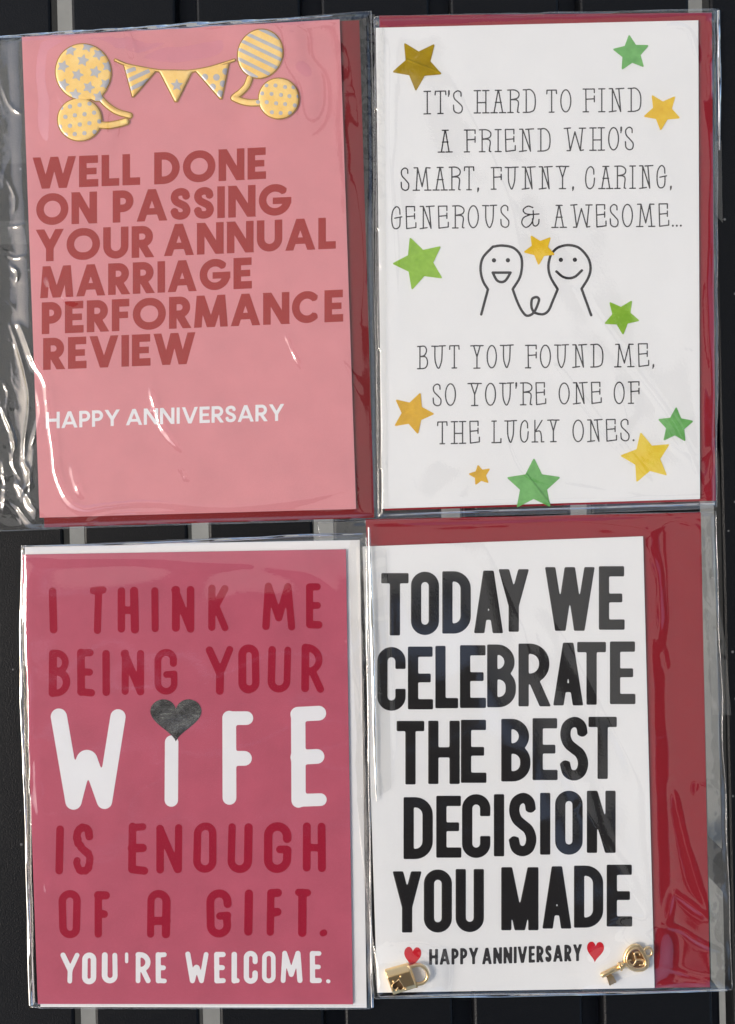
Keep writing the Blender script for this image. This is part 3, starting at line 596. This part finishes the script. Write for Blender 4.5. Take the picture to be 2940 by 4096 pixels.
def tube(pts, rad, n=10, closed=False, z0=0):
    """pts: (x px, y px, z m)"""
    P = [np.array((*W2(p[0], p[1]), p[2])) for p in pts]; m = len(P); V = []; F = []
    rad = [rad]*m if np.isscalar(rad) else rad
    for i, p in enumerate(P):
        a = P[(i+1) % m] if closed or i < m-1 else p; b = P[i-1] if closed or i > 0 else p
        t_ = a-b; t_ /= np.linalg.norm(t_); s = np.cross(t_, (0,0,1.)); s /= np.linalg.norm(s); u = np.cross(s, t_)
        V += [tuple(p+rad[i]*PX*(s*math.cos(2*math.pi*k/n)+u*math.sin(2*math.pi*k/n))) for k in range(n)]
    for i in range(m if closed else m-1):
        j = (i+1) % m
        for k in range(n): F.append((i*n+k, i*n+(k+1) % n, j*n+(k+1) % n, j*n+k))
    if not closed: F += [tuple(range(n-1,-1,-1)), tuple((m-1)*n+k for k in range(n))]
    return V, F
def joinm(L):
    V, F = [], []
    for v, f in L: o = len(V); V += list(v); F += [tuple(i+o for i in q) for q in f]
    return V, F
# padlock
s5 = 1/5.427; Q = zc(1500, 3750, s5)
c = [np.array(Q(*p)) for p in ((212,690),(722,545),(912,1045),(398,1208))]
bl = lambda u, v: (c[0]*(1-u)+c[1]*u)*(1-v)+(c[3]*(1-u)+c[2]*u)*v
prof = [(0,0),(0,1.5),(.03,2.1),(.19,3.1),(.24,3.25),(.5,3.3),(.8,3.25),(.95,2.6),(1,1.7),(1,0)]
NS = 25; V = []; F = []
# the front is a fine sheet so that a heart-shaped opening can be cut through it
hx = [Q(*p) for p in heart_pts(497, 945, 250, 235, R(180+8))]
us = np.linspace(0, 1, 60); vs = np.linspace(0, 1, 60); pv = [p[0] for p in prof]; ph = [p[1] for p in prof]
U, VV = np.meshgrid(us, vs); XY = np.array([[bl(u, v) for u in us] for v in vs]); Dh = poly_d(XY[...,0], XY[...,1], hx)
edgeu = np.minimum(1, np.minimum(U, 1-U)/.035)
Hh = np.interp(VV, pv[1:-1], ph[1:-1])*(.86+.14*np.sqrt(edgeu))
v_, f_ = marching(Dh*1.0, U, VV)
def smp(u, v, A): 
    i = min(int(u*59), 58); j = min(int(v*59), 58); a, b = u*59-i, v*59-j
    return A[j,i]*(1-a)*(1-b)+A[j,i+1]*a*(1-b)+A[j+1,i]*(1-a)*b+A[j+1,i+1]*a*b
Vf = [(*W2(*bl(u, v)), z+smp(u, v, Hh)*MM) for u, v in v_]
lock = mesh('padlock_charm', Vf, f_, M['goldmetal'], t, True, 'small gold padlock charm lying on its side')
# side walls of the body
sw = []; n = 60
ring = [(u, 0) for u in us]+[(1, v) for v in vs[1:]]+[(u, 1) for u in us[::-1][1:]]+[(0, v) for v in vs[::-1][1:-1]]
Vt = [(*W2(*bl(u, v)), z+smp(u, v, Hh)*MM-1e-6) for u, v in ring]; Vb = [(*W2(*bl(u, v)), z) for u, v in ring]; m_ = len(ring)
mesh('side_wall', Vt+Vb, [(i, (i+1) % m_, m_+(i+1) % m_, m_+i) for i in range(m_)], M['goldmetal'], lock)
mesh('keyhole_recess', [(*W2(*bl(u, v)), z+1.9*MM) for u, v in ((.1,.24),(.9,.24),(.9,.93),(.1,.93))], [(0,3,2,1)], M['dim_gold'], lock)
V, F = tube([(*p, z+3.3*MM) for p in hx[::2]], 1.7, 8, True); mesh('keyhole_rim', V, F, M['goldmetal'], lock, True)
def ball(cx, cy, cz, r, nu=10, nv=7):
    V = []; F = []
    for j in range(nv+1):
        a = math.pi*j/nv
        for i in range(nu): b = 2*math.pi*i/nu; x, y = W2(cx, cy); V.append((x+r*PX*math.sin(a)*math.cos(b), y+r*PX*math.sin(a)*math.sin(b), cz+r*PX*math.cos(a)))
    for j in range(nv):
        for i in range(nu): F.append((j*nu+i, (j+1)*nu+i, (j+1)*nu+(i+1) % nu, j*nu+(i+1) % nu))
    return V, F
for sx, sy in ((553,775),(400,885),(470,1065),(660,1047)):
    V, F = ball(*Q(sx, sy), z+3.2*MM, 5); mesh('stud', V, F, M['goldmetal'], lock, True)
sh = spline([(705,585),(800,590),(900,562),(1010,580),(1100,660),(1140,770),(1115,870),(1040,945),(950,972),(890,975),(845,1010)], k=6)
V, F = tube([(*Q(*p), z+1.7*MM) for p in sh], 7.4, 14); mesh('shackle', V, F, M['goldmetal'], lock, True)
V, F = tube([(*Q(735,555), z+2.2*MM), (*Q(905,1035), z+2.2*MM)], 4.5, 10); mesh('collar_bar', V, F, M['goldmetal'], lock, True)
# key
Q = zc(2370, 3700, s5)
V, F = tube([(*Q(165,1075), z+1.35*MM), (*Q(172,1070), z+1.35*MM), (*Q(190,1062), z+1.35*MM), (*Q(560,885), z+1.35*MM)], [4, 8, 10.5, 10.5], 16)
key = mesh('key_charm', V, F, M['goldmetal'], t, True, 'small gold key charm with a pierced round bow')
V, F = joinm([tube([(*Q(552,888), z+1.4*MM), (*Q(566,881), z+1.4*MM), (*Q(596,868), z+1.4*MM), (*Q(612,860), z+1.4*MM)], [11, 17, 17, 12], 18), tube([(*Q(606,862), z+1.4*MM), (*Q(640,845), z+1.4*MM), (*Q(668,828), z+1.4*MM), (*Q(720,795), z+1.4*MM)], [13, 13, 10, 9], 16)])
mesh('collar', V, F, M['goldmetal'], key, True)
bow = spline([(690,700),(735,560),(830,455),(950,430),(1045,500),(1110,620),(1168,740),(1165,855),(1080,930),(940,945),(820,905),(722,815)], True, 6)
V, F = joinm([tube([(*Q(*p), z+1.2*MM) for p in bow], 8.5, 14, True), tube([(*Q(925+(p[0]-925)*.86, 690+(p[1]-690)*.86), z+1.9*MM) for p in bow], 4.5, 10, True)])
mesh('bow', V, F, M['goldmetal'], key, True)
n_ = len(bow); mesh('bow_backing', [(*W2(*Q(*p)), z+.8*MM) for p in bow], [tuple(range(n_))], M['dim_gold'], key)
tri = [[(930,725),(900,640),(890,580),(940,555),(1000,570),(1010,620)], [(930,725),(900,790),(850,840),(790,800),(770,740),(820,725)], [(930,725),(1000,715),(1070,730),(1105,780),(1070,840),(1000,830)]]
V, F = joinm([tube([(*Q(*p), z+1.6*MM) for p in spline(L, k=5)], 4.2, 8) for L in tri]); mesh('swirl_ornament', V, F, M['goldmetal'], key, True)
V, F = tube([(*Q(1190+88*math.cos(a), 562+95*math.sin(a)), z+1.2*MM) for a in np.linspace(0, 2*math.pi, 30)[:-1]], 5.5, 12, True); mesh('hanging_loop', V, F, M['goldmetal'], key, True)
L = [(285,1095),(395,1045),(440,1085),(500,1190),(478,1225),(440,1212),(432,1250),(395,1248),(370,1282),(340,1262),(320,1180)]
bt = [Q(*p) for p in L]; n_ = len(bt)
mesh('bit', [(*W2(*p), z+.6*MM) for p in bt]+[(*W2(*p), z+1.9*MM) for p in bt], [tuple(range(n_)), tuple(range(2*n_-1, n_-1, -1))]+[(i, n_+i, n_+(i+1) % n_, (i+1) % n_) for i in range(n_)], M['goldmetal'], key)

# ------------------------------------------------------------------ cellophane sleeves
GX0, GY0, GC = -250, -50, 6.0; NX, NY = 560, 710
RX, RY = np.meshgrid(GX0+np.arange(NX)*GC, GY0+np.arange(NY)*GC)
def inside(q): return poly_d(RX, RY, q) < 0
def dil(H, n):
    for _ in range(n):
        P = np.pad(H, 1, mode='edge'); H = np.max([P[a:a+NY, b:b+NX] for a in range(3) for b in range(3)], axis=0)
    return H
def stack(ks):
    H = np.zeros(RX.shape)
    for k in ks:
        H = np.maximum(H, np.where(inside(ENV[k]), BASE[k]+ZE1, 0)); H = np.maximum(H, np.where(inside(CARD[k]), BASE[k]+ZL3+.25*MM, 0))
        if k == 4:
            H = np.maximum(H, np.where(poly_d(RX, RY, [tuple(p) for p in c]) < 4, ZL3+3.6*MM, 0)); H = np.maximum(H, np.where(np.hypot(RX-1685, RY-3895) < 38, ZL3+2.8*MM, 0))
            H = np.maximum(H, np.where((np.hypot(RX-2541, RY-3826) < 52) | (np.hypot(RX-2589, RY-3804) < 26) | (path_d(RX, RY, [(2400,3897),(2490,3860)], 18) < 0), ZL3+2.6*MM, 0))
        if k == 1:
            H = np.maximum(H, np.where((np.hypot(RX-335, RY-290) < 118) | (np.hypot(RX-320, RY-480) < 92) | (np.hypot(RX-1041, RY-217) < 100) | (np.hypot(RX-1115, RY-396) < 88), BASE[k]+ZL3+1.7*MM, 0))
            H = np.maximum(H, np.where((poly_d(RX, RY, [(450,240),(700,290),(950,240),(890,400),(700,410),(530,400)]) < 0), BASE[k]+ZL3+1.4*MM, 0))
    return H
def drape(H, sig):
    return blur(dil(H, int(1.6*sig)), sig)
def sample(A, x, y):
    i = np.clip((x-GX0)/GC, 0, NX-1.001); j = np.clip((y-GY0)/GC, 0, NY-1.001); i0 = i.astype(int); j0 = j.astype(int); u, v = i-i0, j-j0
    return A[j0,i0]*(1-u)*(1-v)+A[j0,i0+1]*u*(1-v)+A[j0+1,i0]*(1-u)*v+A[j0+1,i0+1]*u*v
def waves(x, y, sd, amp, wl, n=7, aniso=None):
    rs = np.random.default_rng(sd); s = np.zeros(x.shape)
    for _ in range(n):
        th = rs.uniform(0, math.pi) if aniso is None else rs.normal(aniso, .35); k = 2*math.pi/(wl*rs.uniform(.6, 1.7)); s += np.sin((x*math.cos(th)+y*math.sin(th))*k+rs.uniform(0, 6.3)+1.3*np.sin((x*math.sin(th)-y*math.cos(th))*k*.45))
    return amp*s/math.sqrt(n)
def ridge(x, y, pts, amp, wdt, rng):
    P = spline(pts, k=5); P = [(p[0]+rng.normal(0, wdt*.05), p[1]+rng.normal(0, wdt*.05)) for p in P]; n = len(P); D = np.full(x.shape, 1e9); T = np.zeros(x.shape)
    m = (x > min(p[0] for p in P)-4*wdt) & (x < max(p[0] for p in P)+4*wdt) & (y > min(p[1] for p in P)-4*wdt) & (y < max(p[1] for p in P)+4*wdt)
    if not m.any(): return np.zeros(x.shape)
    xs, ys = x[m], y[m]; d0 = np.full(xs.shape, 1e9); t0 = np.zeros(xs.shape)
    for i in range(n-1):
        ds = seg_d(xs, ys, P[i], P[i+1], 0, None, None); c_ = ds < d0; d0 = np.where(c_, ds, d0); ax, ay = P[i]; bx, by = P[i+1]; L2 = (bx-ax)**2+(by-ay)**2+1e-9
        t0 = np.where(c_, (i+np.clip(((xs-ax)*(bx-ax)+(ys-ay)*(by-ay))/L2, 0, 1))/(n-1), t0)
    taper = np.sin(np.clip(t0, .02, .98)*math.pi)**.6*(.85+.2*np.sin(t0*11+amp*9))
    out = np.zeros(x.shape); out[m] = amp*(.45*np.exp(-(d0/wdt)**2)+.62*np.exp(-np.sqrt((d0/wdt)**2+.02)*1.7))*taper; return out   # a rounded swell with a sharp crest
RID = {  # creases in the film, traced as they lie: points, height mm, half width px
 1: [([(0,1500),(30,1570),(25,1660),(60,1760),(50,1850),(90,1930)],1.0,9), ([(150,1560),(165,1640),(150,1720),(128,1790)],1.0,8), ([(20,1990),(70,2030),(130,2100)],1.0,10), ([(100,1850),(125,1900),(120,1990)],1.1,9), ([(0,330),(40,420),(110,470)],.5,8), ([(20,700),(60,790),(50,860)],.5,9), ([(0,1010),(60,1030),(125,1020)],.4,5), ([(0,900),(60,905),(125,895)],.4,5), ([(40,1060),(70,1090),(60,1130)],.9,7), ([(185,1105),(215,1150),(280,1200),(345,1215)],.9,22), ([(40,1300),(75,1300),(110,1370),(140,1450),(185,1530),(195,1620),(215,1780),(230,1900),(275,2000),(340,2035),(420,2025),(600,2010),(900,2030),(1200,2000),(1380,1960)],1.1,14),
     ([(40,1300),(80,1420),(115,1560),(118,1650),(100,1760),(95,1850)],1.2,10), ([(0,1620),(45,1730),(60,1800)],1.1,10), ([(60,1920),(110,1985),(160,2050)],1.2,16), ([(140,1800),(120,1920),(75,1990)],1.0,10),
     ([(10,1830),(20,1960),(10,2060)],1.0,14), ([(600,1530),(615,1600),(640,1680),(650,1710),(700,1770),(735,1810)],1.1,13), ([(600,1640),(640,1650)],.5,10), ([(285,1850),(305,1930),(340,2000)],.8,16), ([(1140,1330),(1170,1400),(1215,1490)],.9,10),
     ([(1320,1280),(1370,1450),(1440,1600)],.5,22), ([(715,1860),(740,1900),(755,1925)],.6,10), ([(485,1050),(500,1200)],.2,30), ([(540,185),(545,205),(560,220),(660,180)],.5,8), ([(440,235),(500,330),(540,380)],.5,12), ([(490,120),(505,170),(520,260)],1.1,30),
     ([(130,150),(300,135),(470,125),(495,118)],.9,16), ([(500,120),(700,118),(900,105),(1070,95)],1.3,20), ([(1000,110),(1200,100),(1350,85)],.5,14), ([(1390,150),(1410,300),(1430,420),(1440,560)],.5,26), ([(1420,700),(1450,900),(1460,1100),(1440,1300)],.5,26),
     ([(230,380),(290,470),(330,520)],.4,7), ([(340,2100),(420,2060),(500,2050),(700,2045)],.8,8)],
 2: [([(1560,120),(1555,600),(1575,1000),(1600,1500)],.35,20), ([(2830,70),(2852,150),(2845,260)],1.9,14), ([(2832,220),(2840,330),(2835,400)],1.2,11), ([(2400,1900),(2500,1700),(2450,1500)],.2,30), ([(1800,300),(2000,700),(2100,1100)],.22,45), ([(2500,300),(2650,700),(2700,1000)],.25,40), ([(2815,420),(2840,600),(2835,900),(2828,1200),(2845,1500),(2850,1650)],.5,16), ([(2300,1150),(2480,1400),(2700,1700),(2830,2000)],.6,12),
     ([(2200,1450),(2400,1700),(2600,1930)],.4,16), ([(2650,110),(2740,115),(2775,180),(2790,260)],.5,12), ([(2020,1700),(2120,1900),(2380,1960),(2600,1990)],.2,14), ([(2640,1650),(2700,1780),(2800,1830),(2855,1800),(2850,1900),(2810,1960)],.5,12), ([(1600,2030),(2000,2010),(2400,2010),(2850,1990)],.8,10), ([(1480,700),(1500,1000),(1560,1100)],.4,16)],
 3: [([(100,2225),(300,2235),(600,2235),(800,2250),(1000,2255)],.75,16), ([(1000,2255),(1250,2300),(1380,2420)],.12,30), ([(120,2230),(110,2500),(118,2800),(120,3000)],.6,10), ([(105,2700),(70,2850),(105,2970)],.7,12), ([(150,3000),(150,3150),(165,3300)],.5,16), ([(180,3450),(195,3600)],.4,14),
     ([(360,3270),(480,3160),(640,3060),(760,2960)],.18,40), ([(1380,2550),(1400,2700),(1440,2900)],.3,18), ([(1200,2400),(1300,2600),(1395,2650)],.12,30), ([(1460,2200),(1465,2600),(1475,3200),(1480,3900)],.5,8), ([(120,3300),(130,3700),(140,4000)],.6,8)],
 4: [([(1500,2120),(1900,2100),(2300,2090),(2550,2110),(2600,2125),(2700,2085),(2790,2110),(2810,2200)],.5,14), ([(2600,2200),(2630,2300),(2640,2450),(2635,2560)],.8,16), ([(2655,2600),(2670,2680)],.3,12), ([(2690,3150),(2720,3300),(2770,3480),(2830,3650)],.8,18), ([(2665,3690),(2690,3580),(2720,3590),(2790,3640),(2840,3680)],1.0,14), ([(2645,3700),(2720,3720),(2800,3770),(2900,3815)],1.1,10),
     ([(2645,3860),(2750,3900),(2850,3930),(2900,3955)],.9,10), ([(2620,3940),(2750,3930),(2850,3940)],1.0,14), ([(2780,3180),(2790,3130),(2850,3140),(2900,3200)],.4,12), ([(2200,2450),(2400,2800),(2560,3150)],.2,36), ([(2250,3050),(2400,3350),(2600,3700)],.25,34), ([(1900,2100),(2050,2400),(2150,2700)],.12,40),
     ([(1520,2150),(1540,2500),(1560,2900),(1570,3100)],.5,14), ([(1480,2200),(1500,2600),(1520,3000)],.4,10), ([(2850,2150),(2860,2300),(2890,2450)],.8,12), ([(2840,2200),(2865,2400),(2895,2560)],.6,10), ([(2895,3540),(2880,3560),(2910,3600)],.8,8), ([(2480,3880),(2560,3850),(2620,3870)],.5,12), ([(1640,3700),(1560,3760),(1530,3850)],.4,20), ([(1540,3990),(1510,3970),(1530,3900)],.8,12), ([(2330,3780),(2460,3700),(2560,3700)],.3,24)]}
AN = {1: .35, 2: .7, 3: .6, 4: .45}
lab_slv = {1: 'clear cellophane sleeve around the soft pink card, empty end crinkled at left', 2: 'clear cellophane sleeve around the white card with foil stars',
           3: 'clear cellophane sleeve around the deep rose card and white envelope', 4: 'clear cellophane sleeve around the white card with bold black letters'}
def sleeve(k, under):
    q = [np.array(p, float) for p in SLV[k]]; cx, cy = W2(*(sum(q)/4)); t = thing('cellophane_sleeve', lab_slv[k], 'cellophane sleeve', (cx, cy, ZB), 'clear sleeves around the greeting cards')
    rng = np.random.default_rng(k); W = np.linalg.norm(q[1]-q[0]); H = np.linalg.norm(q[3]-q[0]); step = 4.5 if k == 1 else 5.5
    nu, nv = int(W/step), int(H/step); U, V = np.meshgrid(np.linspace(0, 1, nu), np.linspace(0, 1, nv))
    X = (q[0][0]*(1-U)+q[1][0]*U)*(1-V)+(q[3][0]*(1-U)+q[2][0]*U)*V; Y = (q[0][1]*(1-U)+q[1][1]*U)*(1-V)+(q[3][1]*(1-U)+q[2][1]*U)*V
    e = np.minimum(np.minimum(U, 1-U)*W, np.minimum(V, 1-V)*H)   # distance to the edge of the sleeve
    # the cut edge wanders a little
    jit = waves(X, Y, 50+k, 3.0, 500, 5)*np.exp(-e/60); X2 = X+jit*np.where((U < .5), 1, 1)*(np.minimum(U,1-U)*W < 200); Y2 = Y+waves(X, Y, 60+k, 1.5, 700, 4)*np.exp(-e/60)
    lowH = drape(stack(under), 3) if under else np.zeros(RX.shape)
    low = sample(lowH, X, Y)+.08*MM+BASE[k]*.6; own = sample(drape(stack([k]+under), 5), X, Y)+.22*MM
    fill = np.clip(own/MM*1.6-.55, 0, 1)   # 1 over the contents, 0 over the empty margins
    wav = waves(X, Y, 10+k, .10*MM, 420, 7, AN[k])+waves(X, Y, 20+k, .022*MM, 190, 7, AN[k]+.4)*(.4+.6*(waves(X, Y, 90+k, 1, 900, 4) > .3))
    cr = lambda sd, wl: 1-np.minimum(1, np.abs(waves(X, Y, sd, 1, wl, 4))*1.6)      # sharp creases where two facets of film meet
    wav += (1-fill)*(waves(X, Y, 30+k, .10*MM, 160, 6)+.30*MM*cr(40+k, 260)**2+.14*MM*cr(45+k, 110)**2+.05*MM*cr(48+k, 45)**2)
    rd = sum(ridge(X, Y, p, a*MM*.9, w_, rng) for p, a, w_ in RID[k])
    ed = np.clip(e/24, 0, 1); ed = ed*ed*(3-2*ed)
    zf = np.maximum(own+wav+.12*MM, own-.1*MM)
    zf = low+.06*MM+(zf-low-.06*MM)*ed+rd*np.clip(e/9, 0, 1)
    zf = np.maximum(zf, sample(dil(stack([k]+under), 1), X, Y)+.06*MM+.02*MM*(k in (1, 3)))
    zbk = low+np.clip(.0*wav, 0, 1)
    idx = np.arange(nu*nv).reshape(nv, nu); F = np.stack([idx[:-1,:-1], idx[1:,:-1], idx[1:,1:], idx[:-1,1:]], -1).reshape(-1, 4)
    def sheet(name, Z, xx, yy):
        V3 = np.stack([(xx-1470)*PX, (2048-yy)*PX, ZB+Z], -1).reshape(-1, 3); return mesh(name, V3, F, M['film'], t, True)
    sheet('front_film', zf, X2, Y2)
    sheet('back_film', zbk, X2, Y2)
    # welded edges: a fine bead along every side
    for name, a in (('edge_seam', (slice(0, 1), slice(None))), ('edge_seam', (slice(-1, None), slice(None))), ('edge_seam', (slice(None), slice(0, 1))), ('edge_seam', (slice(None), slice(-1, None)))):
        xs, ys, zs = X2[a].ravel(), Y2[a].ravel(), zf[a].ravel()
        P = [(float(x_), float(y_), ZB+float(z_)+.05*MM) for x_, y_, z_ in list(zip(xs, ys, zs))[::4]]
        Vt, Ft = tube(P, list(1.1+.9*np.abs(np.convolve(rng.normal(0, 1, len(P)+6), np.ones(7)/3, 'valid'))), 6); mesh(name, Vt, Ft, M['seam'], t, True)
    return t
def strip(par, name, quad, zz, sd, nn=40):   # a further layer of film: folded flap or overlapping seam
    q = [np.array(p, float) for p in quad]; n1 = max(3, int(np.linalg.norm(q[1]-q[0])/8)); n2 = max(3, int(np.linalg.norm(q[3]-q[0])/8))
    U, V = np.meshgrid(np.linspace(0, 1, n1), np.linspace(0, 1, n2))
    X = (q[0][0]*(1-U)+q[1][0]*U)*(1-V)+(q[3][0]*(1-U)+q[2][0]*U)*V; Y = (q[0][1]*(1-U)+q[1][1]*U)*(1-V)+(q[3][1]*(1-U)+q[2][1]*U)*V
    Z = ZB+zz+waves(X, Y, sd, .06*MM, 90, 6)+waves(X, Y, sd+1, .05*MM, 300, 4); idx = np.arange(n1*n2).reshape(n2, n1)
    F = np.stack([idx[:-1,:-1], idx[1:,:-1], idx[1:,1:], idx[:-1,1:]], -1).reshape(-1, 4)
    mesh(name, np.stack([(X-1470)*PX, (2048-Y)*PX, Z], -1).reshape(-1, 3), F, M['film'], par, True)
s4 = sleeve(4, []); strip(s4, 'flap', [(2815,2060),(2900,2560),(2925,2860),(2850,2860)], 1.6*MM, 5)
s2_ = sleeve(2, []); strip(s2_, 'flap', [(1262,58),(1500,50),(1520,2060),(1275,2070)], .12*MM, 6); strip(s2_, 'side_seam', [(2862,560),(2888,560),(2893,890),(2866,860)], .9*MM, 7)
strip(s2_, 'side_seam', [(1502,120),(1537,112),(1552,2030),(1515,2036)], 2.0*MM, 12); strip(s4, 'side_seam', [(1490,2200),(1530,2198),(1560,3960),(1512,3968)], 2.0*MM, 13)
s3_ = sleeve(3, [4]); strip(s3_, 'side_seam', [(1440,2150),(1545,2200),(1565,3150),(1490,3200)], 2.4*MM, 8)
s1_ = sleeve(1, []); strip(s1_, 'flap', [(-165,170),(88,150),(118,650),(-163,660)], .9*MM, 9); strip(s1_, 'adhesive_strip', [(-165,885),(128,880),(133,975),(-165,980)], 1.0*MM, 10)

M['fold'] = film_mat('many-layered cellophane fold', 15.0, .04, .3, .03)
def fold(par, name, pts, w, z, sd, h=1.0):     # folded-over film lying in a rounded roll along an edge; w half widths px
    P = spline(pts, k=10); n = len(P); rs = np.random.default_rng(sd); V = []; F = []; m = 9
    wr = np.interp(np.linspace(0, 1, n), np.linspace(0, 1, len(w)), w)
    nz = np.convolve(rs.normal(0, 1, n+8), np.ones(9)/9, 'valid')
    for i, p in enumerate(P):
        a, b = np.array(P[max(i-1, 0)]), np.array(P[min(i+1, n-1)]); t_ = (b-a)/np.linalg.norm(b-a); nn_ = np.array((t_[1], -t_[0]))
        for k in range(m):
            th = math.pi*k/(m-1); q = np.array(p)+nn_*wr[i]*math.cos(th)*(1+.25*nz[i])+nn_*nz[i]*1.5
            V.append((*W2(*q), ZB+z+wr[i]*PX*h*math.sin(th)*(1+.3*math.sin(i*.7+k))))
    for i in range(n-1):
        for k in range(m-1): F.append((i*m+k, i*m+k+1, (i+1)*m+k+1, (i+1)*m+k))
    mesh(name, V, F, M['fold'], par, True)
ORG = tuple(s1_.location)
fold(s1_, 'top_fold', [(-40,150),(150,138),(300,128),(490,116)], [3,7,9,4], 1.5*MM, 1, .7); fold(s1_, 'top_fold', [(470,118),(620,112),(800,100),(1000,88),(1200,74),(1330,64)], [4,11,13,9,4,2], 1.7*MM, 2, .7)
ORG = tuple(s3_.location)
fold(s3_, 'side_fold', [(90,2200),(84,2500),(86,2850),(100,3200),(112,3600),(124,4020)], [4,7,6,5,8,11], 1.2*MM, 3, .8); fold(s3_, 'top_fold', [(90,2186),(500,2176),(900,2158),(1200,2142),(1450,2136)], [3,5,7,6,3], 1.2*MM, 4, .7)
fold(s3_, 'side_fold', [(1466,2150),(1470,2600),(1478,3200),(1484,3700),(1490,4030)], [3,5,4,5,6], 1.3*MM, 5, .8)
ORG = tuple(s2_.location)
fold(s2_, 'side_fold', [(2874,40),(2878,300),(2880,600)], [5,7,3], 1.2*MM, 6, .8); fold(s2_, 'bottom_fold', [(1530,2062),(2000,2042),(2500,2026),(2860,2014)], [3,5,6,6], 1.2*MM, 7, .7)
ORG = tuple(s4.location)
fold(s4, 'bottom_fold', [(1520,3990),(2000,3984),(2500,3974),(2910,3962)], [6,7,6,4], 1.1*MM, 8, .7); fold(s4, 'side_fold', [(1476,2110),(1488,2500),(1500,3000),(1508,3200)], [4,7,5,3], 2.6*MM, 9, .6)

# ------------------------------------------------------------------ table
TT = ZB-.00005
tb = thing('slatted_table', 'black slatted metal table the four cards lie on', 'table', (0, 0, TT))
tb.rotation_euler = (0, 0, .0235)
def boxl(name, x0, x1, y0, y1, z0, z1, mat, parent, bev=.0012):
    V = []; prof = [(0, z0), (0, z1-bev), (bev*.35, z1-bev*.3), (bev, z1)]
    for ins, zz in prof: V += [(x0+ins, y0+ins, zz), (x1-ins, y0+ins, zz), (x1-ins, y1-ins, zz), (x0+ins, y1-ins, zz)]
    F = [(3,2,1,0), (12,13,14,15)]
    for k in range(3):
        for i in range(4): j = (i+1) % 4; F.append((k*4+i, k*4+j, k*4+4+j, k*4+4+i))
    global ORG; o = ORG; ORG = (0,0,0); r = mesh(name, V, F, mat, parent); ORG = o; return r
gaps = [287-510*k for k in (3,2,1)]+[287,788,1290,1808,2328,2850]+[2850+518*k for k in (1,2,3,4)]
hw = 41; HY = .36; slat_me = None
for a, b in zip(gaps[:-1], gaps[1:]):
    x0, x1 = (a+hw-1470)*PX, (b-hw-1470)*PX; cxm = (x0+x1)/2; L = x1-x0
    o = boxl('slat', -L/2, L/2, -HY, HY, -.010, 0, M['slat'], tb); o.location = (cxm, 0, 0)
xa, xb = (gaps[0]-1470)*PX, (gaps[-1]-1470)*PX
for y in (.345, .03, -.34): boxl('cross_rail', xa, xb, y-.009 if y > 0 else y-.006, y+.006, -.036, -.0102, M['steel'], tb)
boxl('cross_plate', -.105, .105, .196, .25, -.03, -.0102, M['steel'], tb); boxl('cross_plate', -.035, .14, -.30, -.2, -.03, -.0102, M['steel'], tb)
for y in (-HY-.02, HY): boxl('frame_rail', xa, xb, y, y+.02, -.03, 0, M['slat'], tb)
for x in (xa+.004, xb-.024):
    for y in (-HY+.0, HY-.02): boxl('leg', x, x+.02, y, y+.02, -.735, -.037, M['slat'], tb)
# ground
gz = TT-.735-.0002; s = 40
g = mesh('ground', [(-s,-s,gz),(s,-s,gz),(s,s,gz),(-s,s,gz)], [(0,1,2,3)], M['ground']); tag(g, kind='structure')

# ------------------------------------------------------------------ added out of view to shape reflections in the film: a cream sail under dark boards
sail = thing('added_sail', 'cream fabric shade sail added above the table, out of frame, to be mirrored in the cellophane', 'shade sail', (0, 0, 1.5))
P4 = [(-1.1,1.1),(.82,1.1),(.86,-1.3),(.60,-1.3),(.45,-.63),(.09,-.13),(-1.1,-.10)]  # outline shaped to set where the film reflections turn bright
V = []; F = []; n = len(P4)
mesh('sail_fabric', [(x, y, 1.5+.02*math.sin(3*x+2*y)) for x, y in P4], [tuple(range(n))], M['fabric'], sail)
V, F = joinm([tube([(1470+P4[i][0]/PX, 2048-P4[i][1]/PX, 1.5), (1470+P4[(i+1) % n][0]/PX, 2048-P4[(i+1) % n][1]/PX, 1.5)], 60, 8) for i in range(n)]); mesh('sail_hem', V, F, M['timber'], sail)
boards = thing('added_boards', 'dark stained timber roof boards added above the sail, out of frame, to darken film reflections', 'blocker', (0, 0, 1.7))  # added boards stand in for a person's dark reflection in the film
for i in range(10):
    y0 = -1.52+i*.14; xe = .09+(-.13-y0-.14)*.72 if y0 > -.75 else .50
    ORG = (0,0,0); o = boxl('board', -1.1, xe, 0, .13, -.17, -.14, M['timber'], boards); o.location = (0, y0, 0)

for i in range(20):
    o = boxl('board', .90, 1.7, 0, .13, -.17, -.14, M['timber'], boards); o.location = (0, -1.5+i*.14, 0)  # further boards added to streak the right-hand reflections dark
def beam(name, a, b, w, z):
    a, b = np.array(a), np.array(b); L = np.linalg.norm(b-a); o = boxl(name, 0, L, -w/2, w/2, z, z+.04, M['timber'], boards); o.location = (a[0], a[1], 0); o.rotation_euler = (0, 0, math.atan2(b[1]-a[1], b[0]-a[0]))
beam('added_beam', (.0,.52), (-.03,1.3), .05, -.27)  # added to darken reflections beside the pink card
beam('added_brace', (.05,.80), (.90,-.36), .06, -.27); beam('added_brace', (.12,.06), (.74,-1.0), .045, -.27)  # added to lay diagonal dark bands across the film
